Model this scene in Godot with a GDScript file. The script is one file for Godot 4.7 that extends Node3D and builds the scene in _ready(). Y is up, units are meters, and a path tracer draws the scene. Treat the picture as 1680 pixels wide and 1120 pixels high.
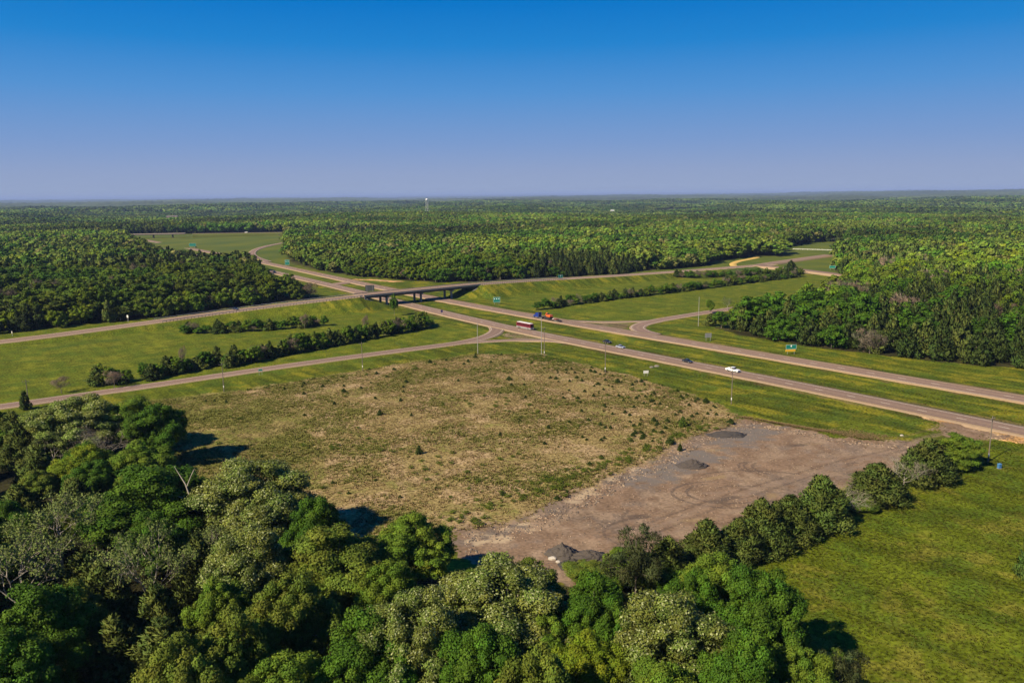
extends Node3D
# An aerial view over a divided highway, its overpass and the fields and woods round it. Units are metres, y is up, the view looks along -z.

const HIGHWAY_NEAR := [Vector2(205, -151), Vector2(150.8, -226.2), Vector2(107, -283.7), Vector2(71.2, -326.5), Vector2(34.3, -372), Vector2(12.4, -399.5), Vector2(-12.4, -433.5), Vector2(-44.6, -480), Vector2(-73, -526), Vector2(-113, -588), Vector2(-143, -636), Vector2(-195.4, -711), Vector2(-254, -799), Vector2(-330, -905), Vector2(-460, -1085), Vector2(-640, -1330), Vector2(-820, -1570)]
const HIGHWAY_FAR := [Vector2(232, -190), Vector2(174.4, -263.4), Vector2(122, -326), Vector2(72.8, -387), Vector2(39.4, -425.5), Vector2(0.2, -476.5), Vector2(-23.2, -507), Vector2(-53, -547), Vector2(-97.5, -609), Vector2(-153.5, -694), Vector2(-218, -797), Vector2(-286, -897), Vector2(-420, -1085), Vector2(-606, -1345), Vector2(-780, -1590)]
const OPEN_LAND := [Vector2(-300, -250), Vector2(-300, -385), Vector2(-284, -393), Vector2(-273, -419), Vector2(-227, -459), Vector2(-204, -486), Vector2(-172, -524), Vector2(-147, -547), Vector2(-130, -560), Vector2(-146, -570), Vector2(-163, -570), Vector2(-187, -608), Vector2(-216, -667), Vector2(-253, -769), Vector2(-277, -798), Vector2(-300, -794), Vector2(-336, -832), Vector2(-362, -865), Vector2(-400, -910), Vector2(-430, -949), Vector2(-493, -1060), Vector2(-587, -1231), Vector2(-689, -1422), Vector2(-780, -1570), Vector2(-720, -1590), Vector2(-600, -1590), Vector2(-430, -1670), Vector2(-330, -1690), Vector2(-260, -1560), Vector2(-330, -1480), Vector2(-400, -1420), Vector2(-335, -1210), Vector2(-290, -1050), Vector2(-240, -867), Vector2(-192, -780), Vector2(-132, -703), Vector2(-106, -690), Vector2(-87, -670), Vector2(-60, -655), Vector2(-30, -657), Vector2(0, -672), Vector2(48, -688), Vector2(96, -707), Vector2(128, -738), Vector2(194, -785), Vector2(211, -830), Vector2(262, -886), Vector2(292, -900), Vector2(297, -880), Vector2(320, -935), Vector2(336, -1010), Vector2(400, -1100), Vector2(446, -1158), Vector2(485, -1151), Vector2(450, -1050), Vector2(388, -930), Vector2(350, -850), Vector2(325, -790), Vector2(300, -740), Vector2(284, -690), Vector2(276, -647), Vector2(258, -596), Vector2(222, -533), Vector2(186, -480), Vector2(156, -443), Vector2(134, -424), Vector2(115, -414), Vector2(107, -420), Vector2(113, -396), Vector2(130, -371), Vector2(152, -348), Vector2(174, -328), Vector2(206, -310), Vector2(238, -303), Vector2(420, -240), Vector2(500, -100), Vector2(500, 100), Vector2(-300, 100)]
const GROVE := [Vector2(-220, -228), Vector2(-150, -240), Vector2(-118, -236), Vector2(-96, -212), Vector2(-82, -184), Vector2(-60, -166), Vector2(-40, -163), Vector2(-30, -142), Vector2(-10, -138), Vector2(0, -134), Vector2(22, -136), Vector2(40, -124), Vector2(48, -100), Vector2(50, -60), Vector2(-220, -60)]
const HIGH_LAWN := [Vector2(48, -60), Vector2(44, -104), Vector2(42, -122), Vector2(40, -140), Vector2(52, -150), Vector2(68, -160), Vector2(86, -172), Vector2(104, -184), Vector2(118, -196), Vector2(135, -219), Vector2(148, -214), Vector2(198, -148), Vector2(320, -60)]
# crown centre x, z, height, radius, kind, label
const GROVE_TREES := [
	[-119.0, -211.5, 17, 13.0, "pale", "loose pale green oak at the far tip of the grove, overlapping the left ramp road"],
	[-106.0, -216.3, 15, 9.6, "mid", "bright green oak whose dark shadow falls on the dry field beside the far grove tip"],
	[-93.8, -203.0, 17, 7.5, "deep", "dark green tree in the shade at the field edge of the far grove tip"],
	[-107.3, -199.4, 13, 6.2, "bare", "grey leafless tree with spreading twigs in front of the pale oak"],
	[-140.9, -216.4, 12, 5.6, "cedar", "dark cedar beside the left ramp road at the left picture edge"],
	[-131.0, -203.0, 12, 5.4, "cedar", "dark cedar between the left picture edge and the pale oak"],
	[-115.4, -184.6, 12, 6.0, "cedar", "dark olive cedar below the grey leafless tree, well left of it"],
	[-100.6, -178.5, 14, 8.2, "yellow", "yellow green tree just below the grey leafless tree"],
	[-87.6, -178.4, 15, 7.8, "mid", "fresh green tree right of the yellow green one at the field edge"],
	[-72.5, -149.8, 18, 12.6, "deep", "largest deep green tree of the left grove, with a rounded lumpy crown"],
	[-50.6, -150.5, 19, 12.4, "flower", "big oak with pale flowering tips standing out into the dry field"],
	[-103.3, -157.4, 12, 6.0, "cedar", "dark cedar in the shadowed left part of the grove"],
	[-92.0, -158.0, 13, 6.4, "cedar", "dark cedar tucked behind the sparse leafed tree left of the deep green one"],
	[-85.4, -140.6, 15, 7.4, "sparse", "thin tree with sparse grey green leaves left of the deep green oak"],
	[-43.4, -119.8, 19, 8.4, "flower", "silvery flowering tree below the big oak at the dry field"],
	[-29.6, -121.9, 18, 9.8, "olive", "broad olive green tree right of the silvery flowering tree"],
	[-17.6, -133.5, 15, 7.4, "mid", "upright green tree at the left end of the gravel lot"],
	[-60.9, -123.0, 15, 6.3, "sparse", "see-through tree with pale branches in the middle of the left grove"],
	[-72.6, -124.6, 12, 6.0, "cedar", "dark olive cedar below the sparse tree at left"],
	[-82.1, -122.2, 15, 6.9, "sparse", "grey green thin leafed tree near the left picture edge"],
	[-55.3, -129.9, 13, 4.5, "cedar", "narrow brownish cedar beside the leaning dead trunk"],
	[-66.3, -101.4, 18, 7.7, "deep", "deep green tree in the bottom left corner region"],
	[-57.2, -104.1, 12, 6.2, "cedar", "dark cedar right of the deep green tree in the bottom left corner"],
	[-49.9, -103.2, 12, 6.5, "cedar", "dense olive cedar at the bottom, below the see-through tree"],
	[-44.7, -110.1, 15, 4.8, "mid", "small bright green tree below the silvery flowering tree"],
	[-36.2, -93.6, 18, 6.2, "olive", "light olive tree at the bottom edge below the small bright green tree"],
	[-31.5, -104.3, 18, 6.4, "olive", "olive green tree in front of the broad olive tree"],
	[-19.3, -95.0, 18, 7.3, "deep", "dark green tree at the bottom edge, left of the pale flowering one"],
	[-1.6, -107.4, 17.2, 10.6, "flower", "widest pale flowering oak, front and centre below the gravel lot"],
	[2.0, -118.5, 12.5, 6.4, "olive", "olive oak just behind the widest flowering oak, against the lot"],
	[-12.7, -97.4, 19, 7.4, "flower", "pale flowering tree at the bottom, left neighbour of the widest flowering oak"],
	[11.4, -106.8, 17, 5.4, "deep", "deep green tree between the two largest flowering oaks"],
	[20.8, -98.3, 19, 9.3, "flower", "pale flowering oak with bare white limbs below the dark pine"],
	[31.6, -116.9, 14, 6.7, "mid", "mid green tree right of the dark pine at the lawn corner"],
	[34.0, -103.0, 18, 7.0, "deep", "deep green tree whose shadow falls on the lawn"],
	[20.8, -126.7, 15.5, 5.6, "pine", "dark pine with a round head standing between the lot and the grove"],
	[9.7, -95.9, 14, 5.7, "yellow", "yellow green tree at the bottom edge beneath the widest flowering oak"],
	[42.5, -94.4, 13, 4.4, "pine", "small thin brownish pine on the lawn at the bottom edge"],
	[35.6, -93.2, 13, 5.0, "mid", "low green tree beside the small thin pine on the lawn"],
	[26.0, -107.2, 17, 5.2, "deep", "narrow dark green tree between flowering oak and lawn edge tree"],
	[-4.3, -90.7, 18, 6.7, "deep", "dark green tree at the bottom edge below the middle of the lot"],
	[-36.4, -138.1, 16, 6.0, "deep", "dark green side crown below the oak standing in the dry field"],
	[-19.1, -114.1, 15, 5.4, "mid", "green tree in the gap left of the widest flowering oak"],
	[28.2, -89.6, 18, 6.0, "deep", "dark green tree at the bottom edge below the right flowering oak"],
	[-63.5, -90.4, 18, 7.2, "deep", "deep green tree cut off by the bottom left corner"],
	[-40.8, -87.5, 18, 6.5, "olive", "olive tree cut off by the bottom edge at left"],
	[-28.1, -89.0, 15, 6.1, "mid", "mid green tree cut off by the bottom edge left of centre"],
	[2.5, -85.6, 18, 6.0, "olive", "olive tree cut off by the bottom edge at centre"],
	[17.5, -86.8, 15, 6.6, "mid", "mid green tree cut off by the bottom edge right of centre"],
	[-84.0, -106.0, 15, 7.5, "cedar", "dark cedar at the left picture edge low down"],
	[-95.0, -128.0, 15, 7.5, "deep", "dark green tree at the left picture edge halfway up the grove"],
	[-122.0, -164.0, 14, 7.5, "deep", "shaded green tree at the left picture edge above the cedars"],
	[-78.0, -163.0, 14, 6.5, "olive", "olive tree behind the largest deep green tree"],
	[-66.0, -136.0, 14, 6.0, "deep", "dark green tree in front of the largest deep green tree"],
	[95.5, -133.5, 13, 4.2, "conifer", "slender pine on the lawn at the right picture edge"],
]
# x, z, height, radius, kind, label
const LOT_TREES := [
	[27.5, -133, 10.1, 5.8, "cedar", "brown green cedar next to the dark pine at the lot corner"],
	[36.3, -140.4, 10.1, 5.5, "cedar", "pointed cedar, second of the lot hedge from the dark pine"],
	[43.1, -143.3, 9.0, 5.0, "cedar", "low dense cedar in the lot hedge below the pair of taller ones"],
	[49.2, -149.2, 10.6, 6.2, "cedar", "broad cedar in the lot hedge with layered boughs over the lawn"],
	[56.6, -153.8, 9.5, 5.6, "cedar", "middle cedar of the lot hedge, lawn in front of it"],
	[65.3, -160.2, 11.2, 7.0, "mix", "tall mixed green hedge tree halfway along the gravel lot"],
	[73, -166.2, 7.3, 4.2, "bare", "tawny bare bush beside the tall mixed hedge tree"],
	[83.1, -172.8, 9.5, 7.0, "cedar", "round yellow green cedar standing apart in the lot hedge"],
	[93.9, -182, 7.8, 5.2, "bare", "grey leafless bush left of the last big cedar by the driveway"],
	[101.2, -185.7, 11.2, 7.5, "cedar", "big dark cedar near the driveway end of the lot hedge"],
	[114.5, -197, 10.6, 7.0, "mid", "bright green tree ending the lot hedge at the utility pole"],
	[33.0, -137.6, 6.0, 3.6, "cedar", "low cedar squeezed between the first two cedars of the lot hedge"],
	[39.8, -142.2, 7.0, 3.6, "mix", "leafy cedar behind the low dense one near the dark pine"],
	[46.0, -146.6, 7.5, 3.8, "mix", "green cedar just before the broad cedar with layered boughs"],
	[53.0, -151.8, 9.0, 3.8, "cedar", "upright cedar between the broad cedar and the middle cedar"],
	[61.0, -157.2, 7.0, 4.0, "mid", "round green bush left of the tall mixed hedge tree"],
	[69.0, -163.6, 8.0, 4.0, "cedar", "dark cedar right behind the tall mixed hedge tree"],
	[88.5, -177.0, 5.0, 3.4, "cedar", "low cedar right of the round cedar standing apart"],
	[78.5, -169, 3.9, 3.8, "mid", "small green bush at the foot of the round cedar"],
]

const OVERPASS := [Vector3(-264.1, 1.2, -377.2), Vector3(-251.7, 1.5, -385.7), Vector3(-226.7, 2, -404.9), Vector3(-209.0, 2.6, -426.6), Vector3(-184.7, 3.5, -448.7), Vector3(-164.2, 4.6, -469.1), Vector3(-133.5, 6.2, -482.1), Vector3(-114.8, 7.2, -493.2), Vector3(-95.6, 8, -506.8), Vector3(-76.0, 8.2, -524.9), Vector3(-50.1, 8.2, -547.7), Vector3(-26.9, 8, -564.7), Vector3(-8.5, 7.6, -578.9), Vector3(10.9, 7, -595.5), Vector3(38.1, 6.2, -614.0), Vector3(87.3, 4.8, -647.1), Vector3(145.8, 3.2, -689.5), Vector3(200.6, 2.4, -740.2), Vector3(237.4, 2, -760.4), Vector3(253.5, 2, -772.3)]
const SIDE_ROAD := [Vector2(238.1, -762.6), Vector2(255.1, -788.6), Vector2(275.7, -808.5), Vector2(304.3, -836.6), Vector2(331.8, -867.1), Vector2(354.1, -886.7)]
const CROSS_ROAD := [Vector2(232.2, -756.6), Vector2(246.9, -748.4), Vector2(257.1, -728.3), Vector2(266.2, -700.6), Vector2(275.7, -674.8), Vector2(286.7, -643.2)]
const LEFT_RAMP := [Vector2(-184.9, -259.8), Vector2(-173.8, -265.7), Vector2(-166.2, -273.7), Vector2(-149.9, -286.5), Vector2(-136.4, -294.1), Vector2(-116.4, -312.5), Vector2(-105.7, -321.2), Vector2(-66.9, -349.9), Vector2(-48.1, -362.6), Vector2(-34.7, -371.0), Vector2(-22.7, -378.3), Vector2(-15.0, -387.0), Vector2(-8.7, -400.7), Vector2(-6.0, -413.7), Vector2(-7.2, -425.6), Vector2(-12.8, -439.7)]
const LEFT_SLIP := [Vector2(-22.7, -378.3), Vector2(-10.1, -383.1), Vector2(2.4, -385.3), Vector2(13.5, -385.5), Vector2(23.7, -381.6), Vector2(33.2, -371.4)]
const RIGHT_RAMP := [Vector2(179.1, -515.4), Vector2(160.0, -504.9), Vector2(126.9, -478.0), Vector2(110.4, -465.9), Vector2(91.9, -451.1), Vector2(76.3, -437.5), Vector2(67.8, -426.3), Vector2(64.0, -416.5), Vector2(65.6, -405.8), Vector2(72.2, -395.3)]
const RIGHT_SLIP := [Vector2(78.4, -439.5), Vector2(68.0, -438.0), Vector2(55.2, -436.6), Vector2(42.3, -435.7), Vector2(29.4, -444.8)]
const DIRT_ROAD := [Vector2(-137.0, -684.8), Vector2(-127.5, -681.4), Vector2(-119.3, -685.7), Vector2(-107.0, -667.2), Vector2(-95.6, -659.0), Vector2(-91.1, -663.3)]
const YELLOW_ROAD := [Vector2(216.6, -773.2), Vector2(216.4, -801.3), Vector2(233.2, -833.4), Vector2(261.7, -862.6), Vector2(273.8, -874.0), Vector2(277.1, -895.9), Vector2(269.2, -896.9)]
const FAR_RAMP := [Vector2(-268, -880), Vector2(-303, -936), Vector2(-334, -1010), Vector2(-355, -1093), Vector2(-360, -1174), Vector2(-358, -1249), Vector2(-343, -1333)]
const FAR_OVER := [Vector2(-717, -1415), Vector2(-653, -1428), Vector2(-590, -1445), Vector2(-516, -1477), Vector2(-391, -1525), Vector2(-324, -1537)]
const LOT := [Vector2(-13.0, -158.8), Vector2(-5.6, -160.5), Vector2(3.4, -166.9), Vector2(11.0, -176.0), Vector2(20.8, -187.4), Vector2(28.2, -197.5), Vector2(35.4, -202.5), Vector2(43.2, -213.7), Vector2(47.0, -219.8), Vector2(53.4, -224.9), Vector2(64.4, -232.6), Vector2(71.6, -242.4), Vector2(76.5, -242.2), Vector2(80.7, -237.3), Vector2(89.0, -229.2), Vector2(98.5, -221.6), Vector2(105.7, -217.9), Vector2(113.4, -216.0), Vector2(130.5, -228.5), Vector2(138.7, -233.4), Vector2(146.6, -231.1), Vector2(133.9, -221.7), Vector2(117.9, -211.4), Vector2(99.8, -198.3), Vector2(83.5, -186.1), Vector2(65.8, -170.2), Vector2(52.1, -157.3), Vector2(41.0, -148.8), Vector2(30.1, -142.8), Vector2(17.5, -135.7), Vector2(11.7, -133.5), Vector2(4.2, -139.6), Vector2(-6.2, -142.3), Vector2(-11.6, -149.1)]
const FIELD := [Vector2(-135.8, -268.7), Vector2(-106.5, -281.4), Vector2(-84.8, -299.7), Vector2(-60.3, -320.5), Vector2(-39.5, -336.7), Vector2(-16.5, -350.3), Vector2(10.9, -350.4), Vector2(23.4, -333.8), Vector2(37.0, -316.2), Vector2(50.2, -298.2), Vector2(61.0, -277.6), Vector2(69.7, -260.3), Vector2(71.8, -244.5), Vector2(71.6, -242.4), Vector2(64.4, -232.6), Vector2(53.4, -224.9), Vector2(47.0, -219.8), Vector2(43.2, -213.7), Vector2(35.4, -202.5), Vector2(28.2, -197.5), Vector2(20.8, -187.4), Vector2(11.0, -176.0), Vector2(3.4, -166.9), Vector2(-5.6, -160.5), Vector2(-13.0, -158.8), Vector2(-18.8, -150.6), Vector2(-34.9, -151.0), Vector2(-56.1, -163.6), Vector2(-78.2, -186.2), Vector2(-101.6, -215.4)]
const HEDGE_A := [Vector2(-158.0, -295.7), Vector2(-149.8, -300.4), Vector2(-140.9, -304.1), Vector2(-134.6, -318.0), Vector2(-127.2, -328.2)]
const HEDGE_B := [Vector2(-119.3, -327.9), Vector2(-113.5, -337.6), Vector2(-106.3, -349.1), Vector2(-94.7, -362.7), Vector2(-81.9, -375.8), Vector2(-72.5, -388.4), Vector2(-62.4, -401.8), Vector2(-44.5, -425.6)]
const HEDGE_C := [Vector2(-171.5, -413.4), Vector2(-156.5, -411.6), Vector2(-142.4, -417.4), Vector2(-127.4, -421.4), Vector2(-115.4, -425.7), Vector2(-104.5, -435.3)]
const HEDGE_D := [Vector2(17.2, -489.1), Vector2(28.9, -496.4), Vector2(44.0, -515.4), Vector2(66.1, -533.8), Vector2(93.4, -549.8), Vector2(119.3, -572.5), Vector2(140.9, -589.7), Vector2(175.4, -615.5), Vector2(208.1, -643.9), Vector2(245.9, -672.3)]
const HEDGE_E := [Vector2(140.2, -669.6), Vector2(160.4, -672.7), Vector2(176.8, -666.2), Vector2(200.6, -669.0), Vector2(239.3, -708.1), Vector2(255.3, -695.3)]
const CAMERA_HEIGHT := 70.0
const BRIDGE_FROM := Vector3(-97, 8.0, -507)
const BRIDGE_TO := Vector3(-27, 8.0, -565)
const MAP_X := -320.0
const MAP_Z := -700.0
const MAP_SIZE := 640.0
const MAP_PIXELS := 2048
const DEEP_FOREST := 300          # trees that are things of their own

var rng := RandomNumberGenerator.new()
var taken := {}
var mats := {}
var crowns := {}                  # kind -> [[crown mesh, trunk mesh], ...]
var over_west: PackedVector3Array
var over_east: PackedVector3Array
var open_land: PackedVector2Array
var lot_area: PackedVector2Array
var bumps := FastNoiseLite.new()
var rolls := FastNoiseLite.new()
var patches := FastNoiseLite.new()


func _ready() -> void:
	rng.seed = 7
	view_and_light()
	prepare()
	ground()
	roads()
	bridge()
	tree_kinds()
	grove()
	undergrowth()
	dead_tree()
	woods()
	hedgerows()
	field_plants()
	dirt_piles()
	poles_and_signs()
	vehicles()
	far_things()


# ------------------------------------------------------------------ view and light

func view_and_light() -> void:
	var cam := Camera3D.new()
	cam.name = "camera"
	cam.position = Vector3(0, CAMERA_HEIGHT, 0)
	cam.rotation_degrees = Vector3(-10.405, 0, -0.546)
	cam.fov = 46.39
	cam.near = 0.5
	cam.far = 40000.0
	cam.current = true
	add_child(cam)
	var sun := DirectionalLight3D.new()
	sun.name = "sun"
	sun.light_color = Color(1.0, 0.93, 0.80)
	sun.light_energy = 1.6
	sun.light_angular_distance = 0.5
	sun.shadow_enabled = true
	sun.basis = Basis.looking_at(Vector3(0.60, -0.62, -0.52))
	add_child(sun)
	var e := Environment.new()
	e.background_mode = Environment.BG_SKY
	e.tonemap_mode = Environment.TONE_MAPPER_LINEAR
	e.tonemap_exposure = EXPOSURE
	e.sdfgi_enabled = true
	e.ssao_enabled = true
	e.ssil_enabled = true
	e.fog_enabled = true
	e.fog_density = 0.00004
	e.fog_light_color = Color(0.62, 0.72, 0.92)
	e.sky = Sky.new()
	var p := PanoramaSkyMaterial.new()
	p.panorama = ImageTexture.create_from_image(sky_picture())
	e.sky.sky_material = p
	var w := WorldEnvironment.new()
	w.name = "air"
	w.environment = e
	add_child(w)


const EXPOSURE := 1.64
# elevation in degrees, colour as it looks ahead
const SKY_STOPS := [[-90.0, Color(0.20, 0.22, 0.16)], [-2.0, Color(0.40, 0.44, 0.50)], [0.0, Color(0.605, 0.660, 0.775)], [1.6, Color(0.568, 0.640, 0.785)], [3.5, Color(0.487, 0.612, 0.805)], [6.9, Color(0.325, 0.575, 0.825)], [10.0, Color(0.13, 0.515, 0.81)], [13.0, Color(0.0, 0.455, 0.785)], [25.0, Color(0.0, 0.37, 0.70)], [90.0, Color(0.02, 0.26, 0.56)]]

func sky_picture() -> Image:
	var w := 512
	var h := 1024
	var im := Image.create(w, h, false, Image.FORMAT_RGBF)
	for y in h:
		var el := 90.0 - 180.0 * (y + 0.5) / h
		var k := 0
		while k < SKY_STOPS.size() - 2 and el > SKY_STOPS[k + 1][0]:
			k += 1
		var t := clampf((el - SKY_STOPS[k][0]) / (SKY_STOPS[k + 1][0] - SKY_STOPS[k][0]), 0, 1)
		var c: Color = SKY_STOPS[k][1].srgb_to_linear().lerp(SKY_STOPS[k + 1][1].srgb_to_linear(), t)
		for x in w:
			# the middle of the panorama is -z; a little greyer and darker to the left of the view
			var az := (x + 0.5) / w * 360.0 - 180.0
			var side := clampf(az / 33.0, -1.6, 1.6) * cos(deg_to_rad(clampf(az, -90, 90)))
			var m := 1.0 + 0.10 * side
			var d := Color(c.r * (m - 0.06 * absf(side)), c.g * m, c.b * (m + 0.02 * side))
			im.set_pixel(x, y, Color(d.r / EXPOSURE, d.g / EXPOSURE, d.b / EXPOSURE))
	return im


# ------------------------------------------------------------------ small helpers

func numbered(called: String) -> String:
	if not taken.has(called):
		taken[called] = 0
		return called
	taken[called] += 1
	return "%s_%03d" % [called, taken[called]]


func tag(o: Node3D, label: String, category: String, group := "", kind := "") -> Node3D:
	if label:
		o.set_meta("label", label)
	if category:
		o.set_meta("category", category)
	if group:
		o.set_meta("group", group)
	if kind:
		o.set_meta("kind", kind)
	return o


func thing(called: String, label: String, category: String, at: Vector3, turn := 0.0, group := "") -> Node3D:
	var o := Node3D.new()
	o.name = numbered(called)
	add_child(o, true)
	o.position = at
	o.rotation.y = turn
	tag(o, label, category, group)
	return o


func piece(called: String, mesh: Mesh, m: Material, parent: Node = null) -> MeshInstance3D:
	var o := MeshInstance3D.new()
	o.name = numbered(called) if parent == null else called
	o.mesh = mesh
	o.material_override = m
	(parent if parent else self).add_child(o, true)
	return o


func structure(called: String, mesh: Mesh, m: Material, parent: Node = null) -> MeshInstance3D:
	var o := piece(called, mesh, m, parent)
	if parent == null:
		o.set_meta("kind", "structure")
	return o


func lin(r: float, g: float, b: float) -> Color:
	return Color(r, g, b).linear_to_srgb()


func paint(key: String, linear: Color, rough := 0.8, metal := 0.0) -> StandardMaterial3D:
	if not mats.has(key):
		var m := StandardMaterial3D.new()
		m.resource_name = key
		m.albedo_color = linear.linear_to_srgb()
		m.roughness = rough
		m.metallic = metal
		mats[key] = m
	return mats[key]


func vertex_paint(key: String, tint := Color(1, 1, 1), rough := 0.85, leafy := 0.0) -> StandardMaterial3D:
	if not mats.has(key):
		var m := paint(key, tint, rough)
		m.vertex_color_use_as_albedo = true
		m.cull_mode = BaseMaterial3D.CULL_DISABLED
		m.metallic_specular = 0.25
		if leafy > 0.0:
			m.backlight_enabled = true
			m.backlight = Color(leafy, leafy, leafy)
	return mats[key]


func box(st: SurfaceTool, at: Vector3, size: Vector3, turn := Basis()) -> void:
	var b := BoxMesh.new()
	b.size = size
	st.append_from(b, 0, Transform3D(turn, at))


func tube(st: SurfaceTool, a: Vector3, b: Vector3, ra: float, rb: float, sides := 8) -> void:
	var c := CylinderMesh.new()
	c.bottom_radius = ra
	c.top_radius = rb
	c.height = maxf(a.distance_to(b), 0.01)
	c.radial_segments = sides
	c.rings = 1
	var up := (b - a).normalized()
	var x := up.cross(Vector3(0.31, 0.11, 0.94)).normalized()
	st.append_from(c, 0, Transform3D(Basis(x, up, x.cross(up)), (a + b) / 2))


func tool() -> SurfaceTool:
	var st := SurfaceTool.new()
	st.begin(Mesh.PRIMITIVE_TRIANGLES)
	return st


func box_mesh(at: Vector3, size: Vector3, turn := Basis()) -> Mesh:
	var st := tool()
	box(st, at, size, turn)
	return st.commit()


# a solid between two outlines with the same number of corners (a prism, a frustum, a lofted body)
func loft(rings: Array) -> Mesh:
	var st := tool()
	st.set_smooth_group(-1)
	var n: int = rings[0].size()
	for k in rings.size() - 1:
		for i in n:
			var j := (i + 1) % n
			for v in [rings[k][i], rings[k + 1][i], rings[k + 1][j], rings[k][i], rings[k + 1][j], rings[k][j]]:
				st.add_vertex(v)
	for e in [0, rings.size() - 1]:
		for i in range(1, n - 1):
			for v in ([rings[e][0], rings[e][i], rings[e][i + 1]] if e == 0 else [rings[e][0], rings[e][i + 1], rings[e][i]]):
				st.add_vertex(v)
	st.generate_normals()
	return st.commit()


func curve_of(points: Array, step := 5.0) -> PackedVector3Array:
	var raw := PackedVector3Array()
	for p in points:
		raw.append(p if p is Vector3 else Vector3(p.x, 0.3, p.y))
	for again in 2:                                   # eases the kinks of a plotted line, ends kept
		var eased := raw.duplicate()
		for i in range(1, raw.size() - 1):
			eased[i] = raw[i] * 0.5 + (raw[i - 1] + raw[i + 1]) * 0.25
		raw = eased
	var c := Curve3D.new()
	for i in raw.size():
		var before := raw[maxi(i - 1, 0)]
		var after := raw[mini(i + 1, raw.size() - 1)]
		var along := (after - before).normalized()
		var reach_in := raw[i].distance_to(before) / 3
		var reach_out := raw[i].distance_to(after) / 3
		c.add_point(raw[i], -along * reach_in, along * reach_out)
	var out := PackedVector3Array()
	var n := maxi(2, int(c.get_baked_length() / step))
	for i in n + 1:
		out.append(c.sample_baked(c.get_baked_length() * i / n))
	return out


# ------------------------------------------------------------------ ground

func prepare() -> void:
	bumps.seed = 3
	bumps.frequency = 0.06
	bumps.fractal_octaves = 3
	rolls.seed = 5
	rolls.frequency = 1.0 / 1900.0
	rolls.fractal_octaves = 3
	patches.seed = 11
	patches.frequency = 1.0 / 420.0
	patches.fractal_octaves = 3
	var over := curve_of(OVERPASS, 6.0)
	for p in over:
		var t := (p - BRIDGE_FROM).dot((BRIDGE_TO - BRIDGE_FROM).normalized())
		if t < 0:
			over_west.append(p)
		elif t > BRIDGE_FROM.distance_to(BRIDGE_TO):
			over_east.append(p)
	over_west.append(BRIDGE_FROM)
	over_east.insert(0, BRIDGE_TO)
	open_land = PackedVector2Array(OPEN_LAND)
	lot_area = PackedVector2Array(LOT)


func fill_height(line: PackedVector3Array, x: float, z: float, bridge_end: int) -> float:
	var best := 1e9
	var high := 0.0
	var from_end := 0.0
	for i in line.size() - 1:
		var a := line[i]
		var b := line[i + 1]
		var dx := b.x - a.x
		var dz := b.z - a.z
		var t := clampf(((x - a.x) * dx + (z - a.z) * dz) / (dx * dx + dz * dz), 0, 1)
		var px := a.x + dx * t - x
		var pz := a.z + dz * t - z
		var d := px * px + pz * pz
		if d < best:
			best = d
			high = a.y + (b.y - a.y) * t
			from_end = 0.0
			if t > 0.999 and i == line.size() - 2 and bridge_end > 0 or t < 0.001 and i == 0 and bridge_end < 0:
				from_end = 6.5
	return high - 0.25 - maxf(0.0, sqrt(best) - 7.5 + from_end) * 0.42


func ground_y(x: float, z: float) -> float:
	var far := Vector2(x, z).length()
	var y := 0.0
	if far > 1000.0:
		var t := smoothstep(1000.0, 3600.0, far)
		y = rolls.get_noise_2d(x, z) * 34.0 * t - 3.0 * t
		if far > 7000.0:
			var q := smoothstep(7000.0, 17000.0, far)
			y += q * (10.0 + 70.0 * rolls.get_noise_2d(x * 0.24 + 900, z * 0.24) + 90.0 * clampf(x / far - 0.12, 0.0, 1.0))
		return y
	if far < 700.0:
		y += bumps.get_noise_2d(x, z) * 0.10
		# dip of the median and of the verge towards the field
		var s := (x - 34.3) * 0.79 - (z + 372.0) * 0.61       # across the highway, positive towards the far carriageway
		if z > -520:
			y -= 0.5 * exp(-pow((s - 18.5) / 4.5, 2)) + 0.4 * exp(-pow((s + 15.0) / 4.0, 2))
		if Geometry2D.is_point_in_polygon(Vector2(x, z), lot_area):
			y -= 0.45
	if x > -330 and x < 330 and z < -330 and z > -880:
		y = maxf(y, maxf(fill_height(over_west, x, z, 1), fill_height(over_east, x, z, -1)))
	return y


func is_wood(x: float, z: float) -> bool:
	if z > -250.0:
		return Geometry2D.is_point_in_polygon(Vector2(x, z), PackedVector2Array(GROVE))
	return not Geometry2D.is_point_in_polygon(Vector2(x, z), open_land)


func lines(from: float, to: float, lowest: float, highest: float, step: float, growth: float) -> PackedFloat32Array:
	var middle := []
	var n := int((to - from) / step)
	for i in n + 1:
		middle.append(from + i * step)
	var s := step
	var v: float = middle[-1]
	while v < highest:
		s *= growth
		v += s
		middle.append(v)
	s = step
	v = from
	while v > lowest:
		s *= growth
		v -= s
		middle.push_front(v)
	return PackedFloat32Array(middle)


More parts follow.
